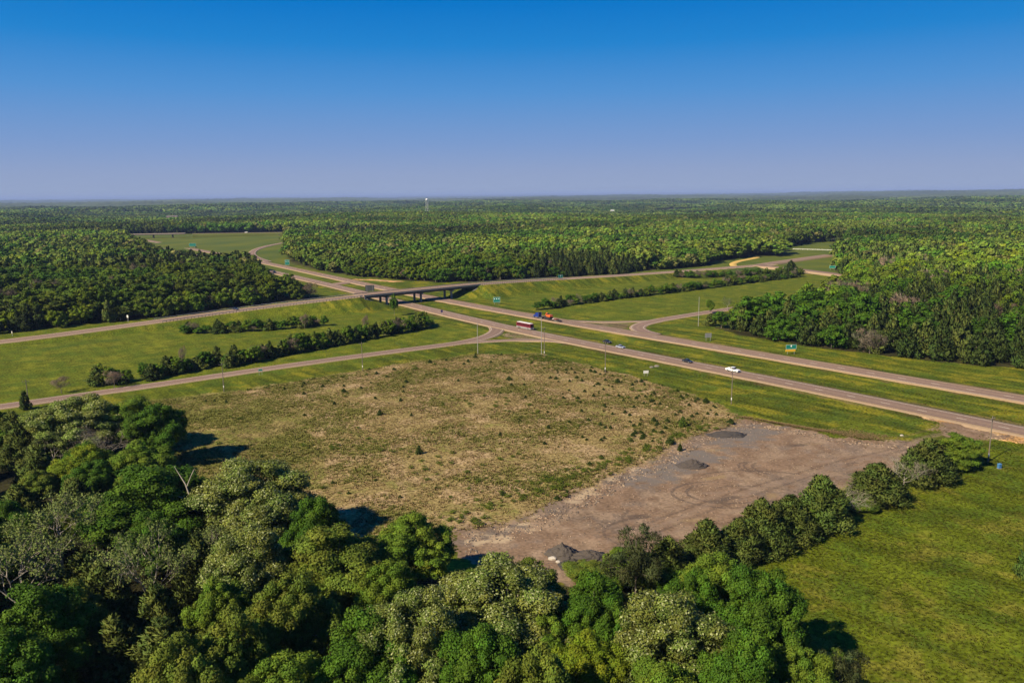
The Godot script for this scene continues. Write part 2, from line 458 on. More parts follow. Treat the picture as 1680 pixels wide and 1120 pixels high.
func ground() -> void:
	var xs := lines(-215, 265, -24000, 24000, 2.5, 1.055)
	var zs := lines(-640, -110, -28000, 600, 2.5, 1.055)
	var nx := xs.size()
	var nz := zs.size()
	var verts := PackedVector3Array()
	var uvs := PackedVector2Array()
	var cols := PackedColorArray()
	verts.resize(nx * nz)
	uvs.resize(nx * nz)
	cols.resize(nx * nz)
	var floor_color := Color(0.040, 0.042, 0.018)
	for j in nz:
		for i in nx:
			var x := xs[i]
			var z := zs[j]
			var k := j * nx + i
			verts[k] = Vector3(x, ground_y(x, z), z)
			uvs[k] = Vector2((x - MAP_X) / MAP_SIZE, (z - MAP_Z) / MAP_SIZE)
			var far := Vector2(x, z).length()
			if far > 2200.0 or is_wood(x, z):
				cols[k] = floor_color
			else:
				var g := patches.get_noise_2d(x * 6.0, z * 6.0)
				cols[k] = Color(0.088 + 0.05 * g, 0.110 + 0.035 * g, 0.012)
	var near_index := PackedInt32Array()
	var far_index := PackedInt32Array()
	for j in nz - 1:
		for i in nx - 1:
			var k := j * nx + i
			var tri := [k, k + 1, k + nx, k + 1, k + nx + 1, k + nx]
			if xs[i] > MAP_X and xs[i + 1] < MAP_X + MAP_SIZE and zs[j] > MAP_Z and zs[j + 1] < MAP_Z + MAP_SIZE:
				near_index.append_array(PackedInt32Array(tri))
			else:
				far_index.append_array(PackedInt32Array(tri))
	var normals := PackedVector3Array()
	normals.resize(nx * nz)
	for j in nz:
		for i in nx:
			var a := maxi(i - 1, 0)
			var b := mini(i + 1, nx - 1)
			var c := maxi(j - 1, 0)
			var d := mini(j + 1, nz - 1)
			var sx := (verts[j * nx + b].y - verts[j * nx + a].y) / (xs[b] - xs[a])
			var sz := (verts[d * nx + i].y - verts[c * nx + i].y) / (zs[d] - zs[c])
			normals[j * nx + i] = Vector3(-sx, 1, -sz).normalized()
	var am := ArrayMesh.new()
	for part in [near_index, far_index]:
		var arr := []
		arr.resize(Mesh.ARRAY_MAX)
		arr[Mesh.ARRAY_VERTEX] = verts
		arr[Mesh.ARRAY_NORMAL] = normals
		arr[Mesh.ARRAY_TEX_UV] = uvs
		arr[Mesh.ARRAY_COLOR] = cols
		arr[Mesh.ARRAY_INDEX] = part
		am.add_surface_from_arrays(Mesh.PRIMITIVE_TRIANGLES, arr)
	var near_m := StandardMaterial3D.new()
	near_m.resource_name = "near_ground"
	near_m.albedo_texture = ImageTexture.create_from_image(ground_picture())
	near_m.roughness = 0.95
	near_m.metallic_specular = 0.15
	near_m.texture_repeat = false
	am.surface_set_material(0, near_m)
	var far_m := vertex_paint("far_ground", Color(1, 1, 1), 0.95)
	am.surface_set_material(1, far_m)
	var o := MeshInstance3D.new()
	o.name = "ground"
	o.mesh = am
	o.set_meta("kind", "structure")
	add_child(o)


func fill_area(im: Image, area: Array, value: int) -> void:
	var s := MAP_PIXELS / MAP_SIZE
	var pts := PackedVector2Array()
	for p in area:
		pts.append(Vector2((p.x - MAP_X) * s, (p.y - MAP_Z) * s))
	var c := Color8(value, 0, 0)
	for row in MAP_PIXELS:
		var y := row + 0.5
		var cuts := []
		for i in pts.size():
			var a := pts[i]
			var b := pts[(i + 1) % pts.size()]
			if (a.y > y) != (b.y > y):
				cuts.append(a.x + (y - a.y) / (b.y - a.y) * (b.x - a.x))
		cuts.sort()
		for k in range(0, cuts.size() - 1, 2):
			var x0 := clampi(int(cuts[k]), 0, MAP_PIXELS)
			var x1 := clampi(int(cuts[k + 1]), 0, MAP_PIXELS)
			if x1 > x0:
				im.fill_rect(Rect2i(x0, row, x1 - x0, 1), c)


func strip(points: Array, half: float) -> Array:
	var line := curve_of(points, 6.0)
	var left := []
	var right := []
	for i in line.size():
		var along := (line[mini(i + 1, line.size() - 1)] - line[maxi(i - 1, 0)]).normalized()
		var side := Vector2(-along.z, along.x) * half
		left.append(Vector2(line[i].x, line[i].z) + side)
		right.push_front(Vector2(line[i].x, line[i].z) - side)
	return left + right


func noise_bytes(noise_seed: int, frequency: float, octaves: int, size: int) -> PackedByteArray:
	var n := FastNoiseLite.new()
	n.seed = noise_seed
	n.frequency = frequency
	n.fractal_octaves = octaves
	return n.get_image(size, size, false, false, false).get_data()


enum {VERGE, DRY, LOT_DIRT, LAWN, WOOD_FLOOR, ISLAND, ORANGE, MEADOW, ROADSIDE, GREENER}

func ground_picture() -> Image:
	var zones := Image.create(MAP_PIXELS, MAP_PIXELS, false, Image.FORMAT_R8)
	zones.fill(Color8(VERGE, 0, 0))
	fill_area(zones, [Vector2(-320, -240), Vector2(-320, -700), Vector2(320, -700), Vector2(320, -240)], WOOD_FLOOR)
	fill_area(zones, OPEN_LAND, VERGE)
	fill_area(zones, [Vector2(-320, -230), Vector2(-320, -420), Vector2(-150, -480), Vector2(-60, -480), Vector2(-15, -400), Vector2(-60, -340), Vector2(-150, -275), Vector2(-200, -240)], MEADOW)
	fill_area(zones, [Vector2(0, -500), Vector2(60, -440), Vector2(120, -480), Vector2(190, -540), Vector2(290, -660), Vector2(240, -690), Vector2(100, -640), Vector2(0, -560)], MEADOW)
	fill_area(zones, strip(HIGHWAY_NEAR, 8.6), ROADSIDE)
	fill_area(zones, strip(HIGHWAY_FAR, 8.6), ROADSIDE)
	fill_area(zones, HIGH_LAWN, LAWN)
	fill_area(zones, FIELD, DRY)
	fill_area(zones, [Vector2(-136, -269), Vector2(-100, -287), Vector2(-72, -262), Vector2(-58, -225), Vector2(-46, -190), Vector2(-60, -172), Vector2(-82, -186), Vector2(-102, -216)], GREENER)
	fill_area(zones, [Vector2(8, -346), Vector2(22, -334), Vector2(40, -318), Vector2(30, -328), Vector2(5, -338)], GREENER)
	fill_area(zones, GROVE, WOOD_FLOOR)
	fill_area(zones, LOT, LOT_DIRT)
	fill_area(zones, [Vector2(2, -416), Vector2(-5, -398), Vector2(0, -389), Vector2(12, -388), Vector2(28, -386)], ISLAND)
	fill_area(zones, [Vector2(36, -433), Vector2(55, -435), Vector2(66, -433), Vector2(62, -420), Vector2(60, -414)], ISLAND)
	fill_area(zones, [Vector2(158, -211), Vector2(146, -222), Vector2(137, -240), Vector2(131, -250), Vector2(129, -247), Vector2(131, -234), Vector2(138, -224), Vector2(150, -206)], ORANGE)
	fill_area(zones, [Vector2(137, -238), Vector2(131, -236), Vector2(126, -228), Vector2(134, -221), Vector2(144, -222)], LOT_DIRT)
	fill_area(zones, strip(DIRT_ROAD, 4.0), ORANGE)
	var z := zones.get_data()
	var n := MAP_PIXELS
	var coarse := noise_bytes(21, 0.012, 4, n)
	var mid := noise_bytes(22, 0.05, 3, n)
	var fine := noise_bytes(23, 0.33, 2, n)
	var streak := noise_bytes(24, 0.02, 3, n)
	# base colours (linear): plain, first patches, second patches
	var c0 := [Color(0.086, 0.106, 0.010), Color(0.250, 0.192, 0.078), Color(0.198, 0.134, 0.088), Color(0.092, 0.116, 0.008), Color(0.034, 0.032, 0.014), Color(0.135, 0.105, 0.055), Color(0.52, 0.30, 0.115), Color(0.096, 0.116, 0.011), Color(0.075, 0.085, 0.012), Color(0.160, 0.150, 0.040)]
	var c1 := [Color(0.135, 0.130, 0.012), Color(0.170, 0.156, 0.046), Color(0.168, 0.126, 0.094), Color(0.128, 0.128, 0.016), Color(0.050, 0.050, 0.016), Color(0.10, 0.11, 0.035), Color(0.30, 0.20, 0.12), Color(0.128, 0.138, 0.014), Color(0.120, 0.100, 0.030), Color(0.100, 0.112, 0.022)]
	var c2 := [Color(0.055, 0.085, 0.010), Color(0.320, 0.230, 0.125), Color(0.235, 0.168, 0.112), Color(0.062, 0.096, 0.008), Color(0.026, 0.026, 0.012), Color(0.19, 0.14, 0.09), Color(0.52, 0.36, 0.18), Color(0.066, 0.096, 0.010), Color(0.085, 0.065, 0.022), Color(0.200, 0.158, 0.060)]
	var out := PackedByteArray()
	out.resize(n * n * 3)
	var curve := PackedByteArray()                    # linear 0..1 in 1024 steps -> sRGB byte
	curve.resize(1025)
	for i in 1025:
		curve[i] = int(Color(i / 1024.0, 0, 0).linear_to_srgb().r * 255.0)
	var k := 0
	for y in n:
		var yn := y * n
		for x in n:
			var q := yn + x
			var m := mid[q] - 128
			var s := coarse[q] - 128
			# zone edges wander by a metre or so
			var zx := clampi(x + (m >> 4) + ((fine[q] - 128) >> 4), 0, n - 1)
			var zy := clampi(y + (s >> 3) + ((fine[q] - 128) >> 4), 0, n - 1)
			var a: int = z[zy * n + zx]
			# grain drawn out along the highway, as mowing leaves it
			var along := (int(x * 0.073 + y * 0.095) & 2047) + ((int(x * 0.79 - y * 0.61) & 2047) << 11)
			var grain := mid[along] - 128
			var mown := 1.0 if a == VERGE or a == ROADSIDE else 0.0
			var t1 := clampf((s + m * 0.7 + grain * mown) * 0.022, 0.0, 1.0)
			var t2 := clampf((-(streak[q] - 128) + m * 0.5 - 4) * 0.024, 0.0, 1.0)
			var f := 1.0 + (fine[q] - 128) * (0.0068 if a != LOT_DIRT else 0.0034) + m * 0.0020
			if a == LOT_DIRT:
				f += grain * 0.0010
			elif a != DRY:
				f += grain * (0.0016 if a == MEADOW else 0.0042)
			var r: Color = c0[a]
			r = r.lerp(c1[a], t1).lerp(c2[a], t2 * 0.85)
			out[k] = curve[int(clampf(r.r * f, 0, 1) * 1024)]
			out[k + 1] = curve[int(clampf(r.g * f, 0, 1) * 1024)]
			out[k + 2] = curve[int(clampf(r.b * f, 0, 1) * 1024)]
			k += 3
	var im := Image.create_from_data(n, n, false, Image.FORMAT_RGB8, out)
	wear(im)
	return im


# tyre arcs and wheel ruts worn into the gravel lot, mowing lines on the meadow
func stroke(im: Image, points: PackedVector2Array, width: float, c: Color, share: float, grain: RandomNumberGenerator) -> void:
	var s := MAP_PIXELS / MAP_SIZE
	for i in points.size() - 1:
		var steps := maxi(1, int(points[i].distance_to(points[i + 1]) * s * 1.5))
		for t in steps:
			var p := points[i].lerp(points[i + 1], float(t) / steps)
			var px := (p.x - MAP_X) * s
			var py := (p.y - MAP_Z) * s
			var r := width * s * 0.5
			for yy in range(int(py - r), int(py + r) + 1):
				for xx in range(int(px - r), int(px + r) + 1):
					if xx >= 0 and yy >= 0 and xx < MAP_PIXELS and yy < MAP_PIXELS and grain.randf() < 0.6:
						im.set_pixel(xx, yy, im.get_pixel(xx, yy).lerp(c, share * grain.randf_range(0.3, 1.0)))


func wear(im: Image) -> void:
	var g := RandomNumberGenerator.new()
	g.seed = 40
	var dark := lin(0.090, 0.068, 0.054)
	var pale := lin(0.235, 0.172, 0.125)
	# [centre x, z, radius x, radius z, from, to degrees]
	for a in [[65.0, -198.5, 6.0, 5.0, 120, 235], [66.5, -198.5, 6.0, 5.0, 120, 235], [68.5, -198.0, 6.0, 5.0, 130, 235], [50.0, -180.0, 12.0, 8.5, 95, 330], [51.0, -180.5, 9.5, 6.5, 110, 330], [40.0, -165.0, 16.0, 11.0, 150, 300], [56.0, -176.0, 14.0, 9.0, 20, 120], [33.0, -158.0, 14.0, 9.0, 100, 300], [60.0, -186.0, 18.0, 10.0, 30, 130]]:
		var line := PackedVector2Array()
		for k in 40:
			var ang := deg_to_rad(lerpf(a[4], a[5], k / 39.0))
			line.append(Vector2(a[0] + cos(ang) * a[2], a[1] - sin(ang) * a[3]))
		stroke(im, line, 0.5, dark, 0.5, g)
	for k in 5:                                       # ruts along the hedge towards the driveway
		var off := k * 2.1 + g.randf_range(-0.6, 0.6)
		var line := PackedVector2Array()
		for p in [Vector2(134, -226), Vector2(122, -217.5), Vector2(108, -208.5), Vector2(88, -197), Vector2(68, -183), Vector2(50, -170), Vector2(34, -159), Vector2(20, -150)]:
			line.append(p + Vector2(-0.5, -0.85) * off + Vector2(g.randf_range(-1.4, 1.4), g.randf_range(-1.4, 1.4)))
		stroke(im, line, g.randf_range(0.6, 1.8), dark if k % 2 else pale, 0.20, g)
	for k in 60:                                      # pale and dark spills
		var c := Vector2(g.randf_range(-5, 115), g.randf_range(-235, -142))
		if Geometry2D.is_point_in_polygon(c, lot_area):
			var line := PackedVector2Array([c])
			for q in 3:
				line.append(line[-1] + Vector2(g.randf_range(-0.5, 3.5), g.randf_range(-1.5, 0.6)))
			stroke(im, line, g.randf_range(0.6, 2.2), [pale, dark, lin(0.27, 0.195, 0.10)][k % 3], 0.26, g)
	for k in 90:                                      # pale rubble and grit along the field side of the lot
		var t := g.randf()
		var c := Vector2(-11, -157).lerp(Vector2(30, -198), t * t) + Vector2(g.randf_range(0.5, 7.0), g.randf_range(-1.0, 5.0)) * (1.0 if t < 0.5 else 0.6)
		if Geometry2D.is_point_in_polygon(c, lot_area):
			stroke(im, PackedVector2Array([c, c + Vector2(g.randf_range(0.5, 3.0), g.randf_range(-2.0, 0.5))]), g.randf_range(0.5, 1.8), lin(0.40, 0.31, 0.20) if k % 3 else lin(0.12, 0.10, 0.085), 0.42, g)
	for k in 160:                                     # grey gravel by the upper rim
		var t := g.randf()
		var c := Vector2(22, -188).lerp(Vector2(70, -238), t) + Vector2(g.randf_range(1.0, 13.0), g.randf_range(-2.0, 6.0))
		if Geometry2D.is_point_in_polygon(c, lot_area):
			stroke(im, PackedVector2Array([c, c + Vector2(g.randf_range(0.5, 4.0), g.randf_range(-2.0, 1.0))]), g.randf_range(0.8, 3.0), lin(0.150, 0.132, 0.118), 0.30, g)
	var grass_line := lin(0.055, 0.085, 0.016)
	for a in [[-190.0, -330.0, -150.0, -352.0], [-230.0, -372.0, -190.0, -404.0], [-235.0, -360.0, -200.0, -398.0], [-150.0, -385.0, -118.0, -401.0], [60.0, -490.0, 130.0, -530.0], [-160.0, -313.0, -135.0, -345.0]]:
		stroke(im, PackedVector2Array([Vector2(a[0], a[1]), Vector2((a[0] + a[2]) / 2 + 2, (a[1] + a[3]) / 2), Vector2(a[2], a[3])]), 1.0, grass_line, 0.5, g)


# ------------------------------------------------------------------ roads

const PAVEMENT := Color(0.278, 0.194, 0.142)
const SHOULDER := Color(0.335, 0.245, 0.160)
const SAND := Color(0.37, 0.26, 0.145)
const TRACK := Color(0.225, 0.152, 0.120)

func ribbon(line: PackedVector3Array, offsets: Array, colors: Array, lift := 0.0, skirt := 0.7) -> Mesh:
	var st := tool()
	var n := offsets.size()
	var grid := []
	var tints := []
	var g := RandomNumberGenerator.new()
	g.seed = line.size()
	var vary := 1.0
	for i in line.size():
		var along := line[mini(i + 1, line.size() - 1)] - line[maxi(i - 1, 0)]
		var side := Vector3(-along.z, 0, along.x).normalized()
		vary = clampf(vary + g.randf_range(-0.02, 0.02), 0.93, 1.07)
		var row := []
		var tint := []
		for k in n:
			row.append(line[i] + side * offsets[k] + Vector3(0, lift, 0))
			var c: Color = colors[k]
			tint.append(Color(c.r * vary, c.g * vary, c.b * vary))
		if skirt > 0:
			row.push_front(row[0] + side * -0.5 - Vector3(0, skirt, 0))
			row.append(row[-1] + side * 0.5 - Vector3(0, skirt, 0))
			tint.push_front(tint[0])
			tint.append(tint[-1])
		grid.append(row)
		tints.append(tint)
	for i in grid.size() - 1:
		for k in grid[0].size() - 1:
			for q in [[i, k], [i + 1, k], [i + 1, k + 1], [i, k], [i + 1, k + 1], [i, k + 1]]:
				st.set_color(tints[q[0]][q[1]])
				st.add_vertex(grid[q[0]][q[1]])
	st.generate_normals()
	return st.commit()


func asphalt() -> StandardMaterial3D:
	if not mats.has("asphalt"):
		var m := vertex_paint("asphalt", Color(1, 1, 1), 0.9)
		var n := NoiseTexture2D.new()
		n.width = 512
		n.height = 512
		n.seamless = true
		n.noise = FastNoiseLite.new()
		n.noise.seed = 4
		n.noise.frequency = 0.03
		n.noise.fractal_octaves = 5
		var r := Gradient.new()
		r.set_color(0, Color(0.86, 0.86, 0.86))
		r.set_color(1, Color(1, 1, 1))
		n.color_ramp = r
		m.albedo_texture = n
		m.uv1_triplanar = true
		m.uv1_world_triplanar = true
		m.uv1_scale = Vector3(0.05, 0.05, 0.05)
	return mats["asphalt"]


const LANES := [-5.6, -4.3, -4.1, -3.0, -2.4, -1.6, -0.9, 0.0, 0.9, 1.6, 2.4, 3.0, 3.9, 4.1, 5.8]

func lane_colors() -> Array:
	return [SHOULDER, SHOULDER, PAVEMENT, TRACK, PAVEMENT, TRACK, PAVEMENT, PAVEMENT, PAVEMENT, TRACK, PAVEMENT, TRACK, PAVEMENT, SHOULDER, SHOULDER]


func roads() -> void:
	var paint_white := paint("road_paint", Color(0.62, 0.57, 0.50), 0.7)
	var paint_yellow := paint("road_paint_yellow", Color(0.60, 0.42, 0.14), 0.7)
	var carriageways := [["highway", HIGHWAY_NEAR], ["highway", HIGHWAY_FAR]]
	for c in carriageways:
		var line := curve_of(c[1], 5.0)
		var road := structure(c[0], ribbon(line, LANES, lane_colors()), asphalt())
		var near: bool = c[1] == HIGHWAY_NEAR
		piece("edge_line", ribbon(line, [-4.28, -4.12], [Color(1, 1, 1), Color(1, 1, 1)], 0.012, 0), paint_white if not near else paint_yellow, road)
		piece("edge_line", ribbon(line, [3.95, 4.11], [Color(1, 1, 1), Color(1, 1, 1)], 0.012, 0), paint_white if near else paint_yellow, road)
		piece("sandy_edge", ribbon(line, [5.5, 6.1] if near else [-6.3, -5.3], [SAND, SAND], -0.05, 0.5), asphalt(), road)
		# lane dashes, 3.05 m every 12.19 m
		var dash := box_mesh(Vector3(0, 0.014, 0), Vector3(0.17, 0.012, 3.05))
		var rest := tool()
		var run := 0.0
		var count := 0
		for i in line.size() - 1:
			var d := line[i].distance_to(line[i + 1])
			run += d
			if run >= 12.19:
				run -= 12.19
				var along := (line[i + 1] - line[i]).normalized()
				var at := line[i + 1] - along * run
				var turn := Basis(Vector3.UP, atan2(along.x, along.z))
				if count < 30:
					var o := piece("lane_dash", dash, paint_white, road)
					o.transform = Transform3D(turn, at)
				else:
					rest.append_from(dash, 0, Transform3D(turn, at))
				count += 1
		var more := piece("far_lane_dashes", rest.commit(), paint_white, road)
		more.set_meta("kind", "stuff")
	# the road over the bridge, its far junction and the ramps
	var narrow := [-6.2, -4.0, -3.7, -2.6, -1.8, -0.9, 0.0, 0.9, 1.8, 2.6, 3.7, 4.0, 6.2]
	var narrow_colors := [SHOULDER, SHOULDER, PAVEMENT, TRACK, PAVEMENT, PAVEMENT, TRACK, PAVEMENT, PAVEMENT, TRACK, PAVEMENT, SHOULDER, SHOULDER]
	var over := PackedVector3Array()
	for p in over_west:
		over.append(p)
	for k in range(1, 15):
		over.append(BRIDGE_FROM.lerp(BRIDGE_TO, k / 15.0) + Vector3(0, 0.25 * sin(PI * k / 15.0), 0))
	for p in over_east:
		over.append(p)
	var top := structure("overpass_road", ribbon(over, narrow, narrow_colors, 0.02), asphalt())
	piece("edge_line", ribbon(over, [3.72, 3.86], [Color(1, 1, 1), Color(1, 1, 1)], 0.034, 0), paint_white, top)
	piece("edge_line", ribbon(over, [-3.86, -3.72], [Color(1, 1, 1), Color(1, 1, 1)], 0.034, 0), paint_white, top)
	piece("centre_line", ribbon(over, [-0.2, -0.08], [Color(1, 1, 1), Color(1, 1, 1)], 0.034, 0), paint_yellow, top)
	for r in [["side_road", SIDE_ROAD, 1.6], ["cross_road", CROSS_ROAD, 1.75]]:
		var pts := []
		for p in r[1]:
			pts.append(Vector3(p.x, r[2] + maxf(0.0, ground_y(p.x, p.y) - 1.2), p.y))
		structure(r[0], ribbon(curve_of(pts), [-6.0, -3.8, 0, 3.8, 6.0], [SHOULDER, PAVEMENT, TRACK, PAVEMENT, SHOULDER], 0.0, 2.5), asphalt())
	for r in [["ramp_road", LEFT_RAMP, 3.9, 0.27], ["slip_road", LEFT_SLIP, 2.6, 0.25], ["ramp_road", RIGHT_RAMP, 4.2, 0.27], ["slip_road", RIGHT_SLIP, 2.3, 0.25], ["far_ramp_road", FAR_RAMP, 4.5, 0.4]]:
		var pts := []
		for p in r[1]:
			pts.append(Vector3(p.x, r[3] + (ground_y(p.x, p.y) if p.y < -800 else 0.0), p.y))
		var line := curve_of(pts, 2.5)
		var w: float = r[2]
		var road := structure(r[0], ribbon(line, [-w, -w * 0.72, -w * 0.3, 0, w * 0.3, w * 0.72, w], [SHOULDER, PAVEMENT, TRACK, PAVEMENT, TRACK, PAVEMENT, SHOULDER]), asphalt())
		piece("edge_line", ribbon(line, [w * 0.74, w * 0.74 + 0.14], [Color(1, 1, 1), Color(1, 1, 1)], 0.014, 0), paint_white, road)
		piece("edge_line", ribbon(line, [-w * 0.74 - 0.14, -w * 0.74], [Color(1, 1, 1), Color(1, 1, 1)], 0.014, 0), paint_white, road)
	var yellow := []
	for p in YELLOW_ROAD:
		yellow.append(Vector3(p.x, ground_y(p.x, p.y) + 0.25, p.y))
	var clay := Color(0.62, 0.42, 0.12)
	structure("clay_track", ribbon(curve_of(yellow, 4.0), [-3.2, 0, 3.2], [clay, clay, clay]), asphalt())
	var crossing := [Vector3(-146, 0.29, -640), Vector3(-140, 0.29, -652), Vector3(-133, 0.29, -664)]
	structure("median_crossing", ribbon(curve_of(crossing, 4.0), [-6, 0, 6], [PAVEMENT, PAVEMENT, PAVEMENT]), asphalt())


# ------------------------------------------------------------------ bridge and guardrails

func bridge() -> void:
	var concrete := paint("concrete", Color(0.24, 0.21, 0.18), 0.9)
	var dark := paint("girder_steel", Color(0.055, 0.052, 0.048), 0.8)
	var along := (BRIDGE_TO - BRIDGE_FROM).normalized()
	var length := BRIDGE_FROM.distance_to(BRIDGE_TO)
	var b := thing("overpass_bridge", "long concrete road bridge on three pairs of columns crossing the divided highway", "bridge", BRIDGE_FROM, atan2(along.x, along.z))
	# local: z along the bridge, x across it, y from the road surface at the west end
	piece("deck", box_mesh(Vector3(0, -0.30, length / 2), Vector3(13.6, 0.42, length + 1.0)), concrete, b)
	for s in [-1, 1]:
		piece("parapet", box_mesh(Vector3(s * 6.6, 0.24, length / 2), Vector3(0.34, 0.68, length + 2.0)), paint("bridge_parapet", Color(0.27, 0.225, 0.18), 0.9), b)
	for k in 5:
		piece("girder", box_mesh(Vector3(-5.2 + 2.6 * k, -1.16, length / 2), Vector3(0.5, 1.3, length - 0.6)), dark, b)
	for s in [17.0, 43.5, 68.5]:
		var pier := piece("pier_cap", box_mesh(Vector3(0, -2.25, s), Vector3(12.4, 0.86, 1.3)), concrete, b)
		for x in [-4.0, 4.0]:
			piece("column", box_mesh(Vector3(x, -5.6, s), Vector3(1.15, 5.84, 1.15)), concrete, pier)
	for z in [0.0, length]:
		piece("abutment", box_mesh(Vector3(0, -1.7, z), Vector3(13.4, 2.4, 1.2)), concrete, b)
	# paved slopes under both ends
	for s in [0, 1]:
		var z0 := 1.0 if s == 0 else length - 1.0
		var z1 := 17.5 if s == 0 else length - 17.5
		var rings := []
		for z in [[z0, -1.9], [z1, -8.2]]:
			rings.append([Vector3(-7.2, z[1] + 0.1, z[0]), Vector3(7.2, z[1] + 0.1, z[0]), Vector3(7.2, z[1] - 0.5, z[0]), Vector3(-7.2, z[1] - 0.5, z[0])])
		if s == 1:
			rings.reverse()
		piece("slope_paving", loft(rings), paint("slope_paving", Color(0.30, 0.27, 0.23), 0.9), b)
	for r in [[over_west, -6.7, "steel guardrail on posts along the field side of the left bridge approach", 0.55], [over_west, 6.7, "steel guardrail along the wood side of the left bridge approach", 0.55], [over_east, -6.7, "steel guardrail along the highway side of the right bridge approach", 0.0], [over_east, 6.7, "steel guardrail along the wood side of the right bridge approach", 0.0]]:
		guardrail(r[0], r[1], r[2], r[0] == over_west)


func guardrail(line: PackedVector3Array, side: float, label: String, west: bool) -> void:
	var rail := tool()
	var posts := tool()
	var n := line.size()
	var from := n - 22 if west else 0
	var to := n - 1 if west else mini(14, n - 1)
	for i in range(from, to):
		var along := line[i + 1] - line[i]
		var across := Vector3(-along.z, 0, along.x).normalized() * -side
		var a := line[i] + across
		var b := line[i + 1] + across
		var turn := Basis(Vector3.UP, atan2(along.x, along.z))
		box(rail, (a + b) / 2 + Vector3(0, 0.62, 0), Vector3(0.09, 0.34, a.distance_to(b)), turn)
		for k in 3:
			box(posts, a.lerp(b, k / 3.0) + Vector3(0, 0.22, 0) , Vector3(0.18, 1.1, 0.18), turn)
	var g := thing("guardrail", label, "guardrail", Vector3.ZERO, 0, "guardrails of the bridge approaches")
	piece("rail", rail.commit(), paint("galvanised", Color(0.36, 0.36, 0.35), 0.5, 0.3), g)
	var p := piece("posts", posts.commit(), paint("rail_post", Color(0.09, 0.075, 0.06), 0.9), g)
	p.set_meta("kind", "stuff")


# ------------------------------------------------------------------ trees

# leaves spread through lumps; a lump is [centre, radii, number of leaves, colour]
func leaf_mesh(lumps: Array, long: float, wide: float, g: RandomNumberGenerator, upright := 0.0, pale_share := 0.0, pale := Color(0.33, 0.34, 0.20), soft := 0.5) -> ArrayMesh:
	var total := 0
	for l in lumps:
		total += l[2]
	var v := PackedVector3Array()
	var nn := PackedVector3Array()
	var cc := PackedColorArray()
	var ix := PackedInt32Array()
	v.resize(total * 4)
	nn.resize(total * 4)
	cc.resize(total * 4)
	ix.resize(total * 6)
	var k := 0
	var q := 0
	for l in lumps:
		var centre: Vector3 = l[0]
		var radii: Vector3 = l[1]
		var tint: Color = l[3]
		for i in int(l[2]):
			var d := Vector3(g.randfn(), g.randfn(), g.randfn()).normalized()
			if d.y < -0.2 and g.randf() < 0.65:
				d.y = -d.y
			var rr := 1.0 - 0.45 * pow(g.randf(), 1.6) + 0.15 * g.randfn()
			var p := centre + d * radii * rr
			var n := (d * 0.9 + Vector3(g.randfn(), g.randfn(), g.randfn()) * 0.55 + Vector3(0, 0.25, 0)).normalized()
			var t := n.cross(Vector3(g.randfn(), g.randfn(), g.randfn())).normalized()
			if upright > 0.0:
				t = (t * (1.0 - upright) + (Vector3(0, 0.8, 0) + d * 0.9) * upright).normalized()
			var b := n.cross(t).normalized()
			var s := g.randf_range(0.5, 1.45)
			t *= long * 0.5 * s
			b *= wide * 0.5 * s
			var sn := (n * (1.15 - soft) + d * soft).normalized()
			var w := g.randf_range(0.72, 1.25)
			var c := Color(tint.r * w * g.randf_range(0.92, 1.10), tint.g * w, tint.b * w)
			if pale_share > 0.0 and d.y > -0.1 and g.randf() < pale_share:
				c = pale * g.randf_range(0.75, 1.15)
			v[k] = p - t
			v[k + 1] = p + b
			v[k + 2] = p + t
			v[k + 3] = p - b
			for e in 4:
				nn[k + e] = sn
				cc[k + e] = c
			ix[q] = k
			ix[q + 1] = k + 1
			ix[q + 2] = k + 2
			ix[q + 3] = k
			ix[q + 4] = k + 2
			ix[q + 5] = k + 3
			k += 4
			q += 6
	var arr := []
	arr.resize(Mesh.ARRAY_MAX)
	arr[Mesh.ARRAY_VERTEX] = v
	arr[Mesh.ARRAY_NORMAL] = nn
	arr[Mesh.ARRAY_COLOR] = cc
	arr[Mesh.ARRAY_INDEX] = ix
	var m := ArrayMesh.new()
	m.add_surface_from_arrays(Mesh.PRIMITIVE_TRIANGLES, arr)
	return m


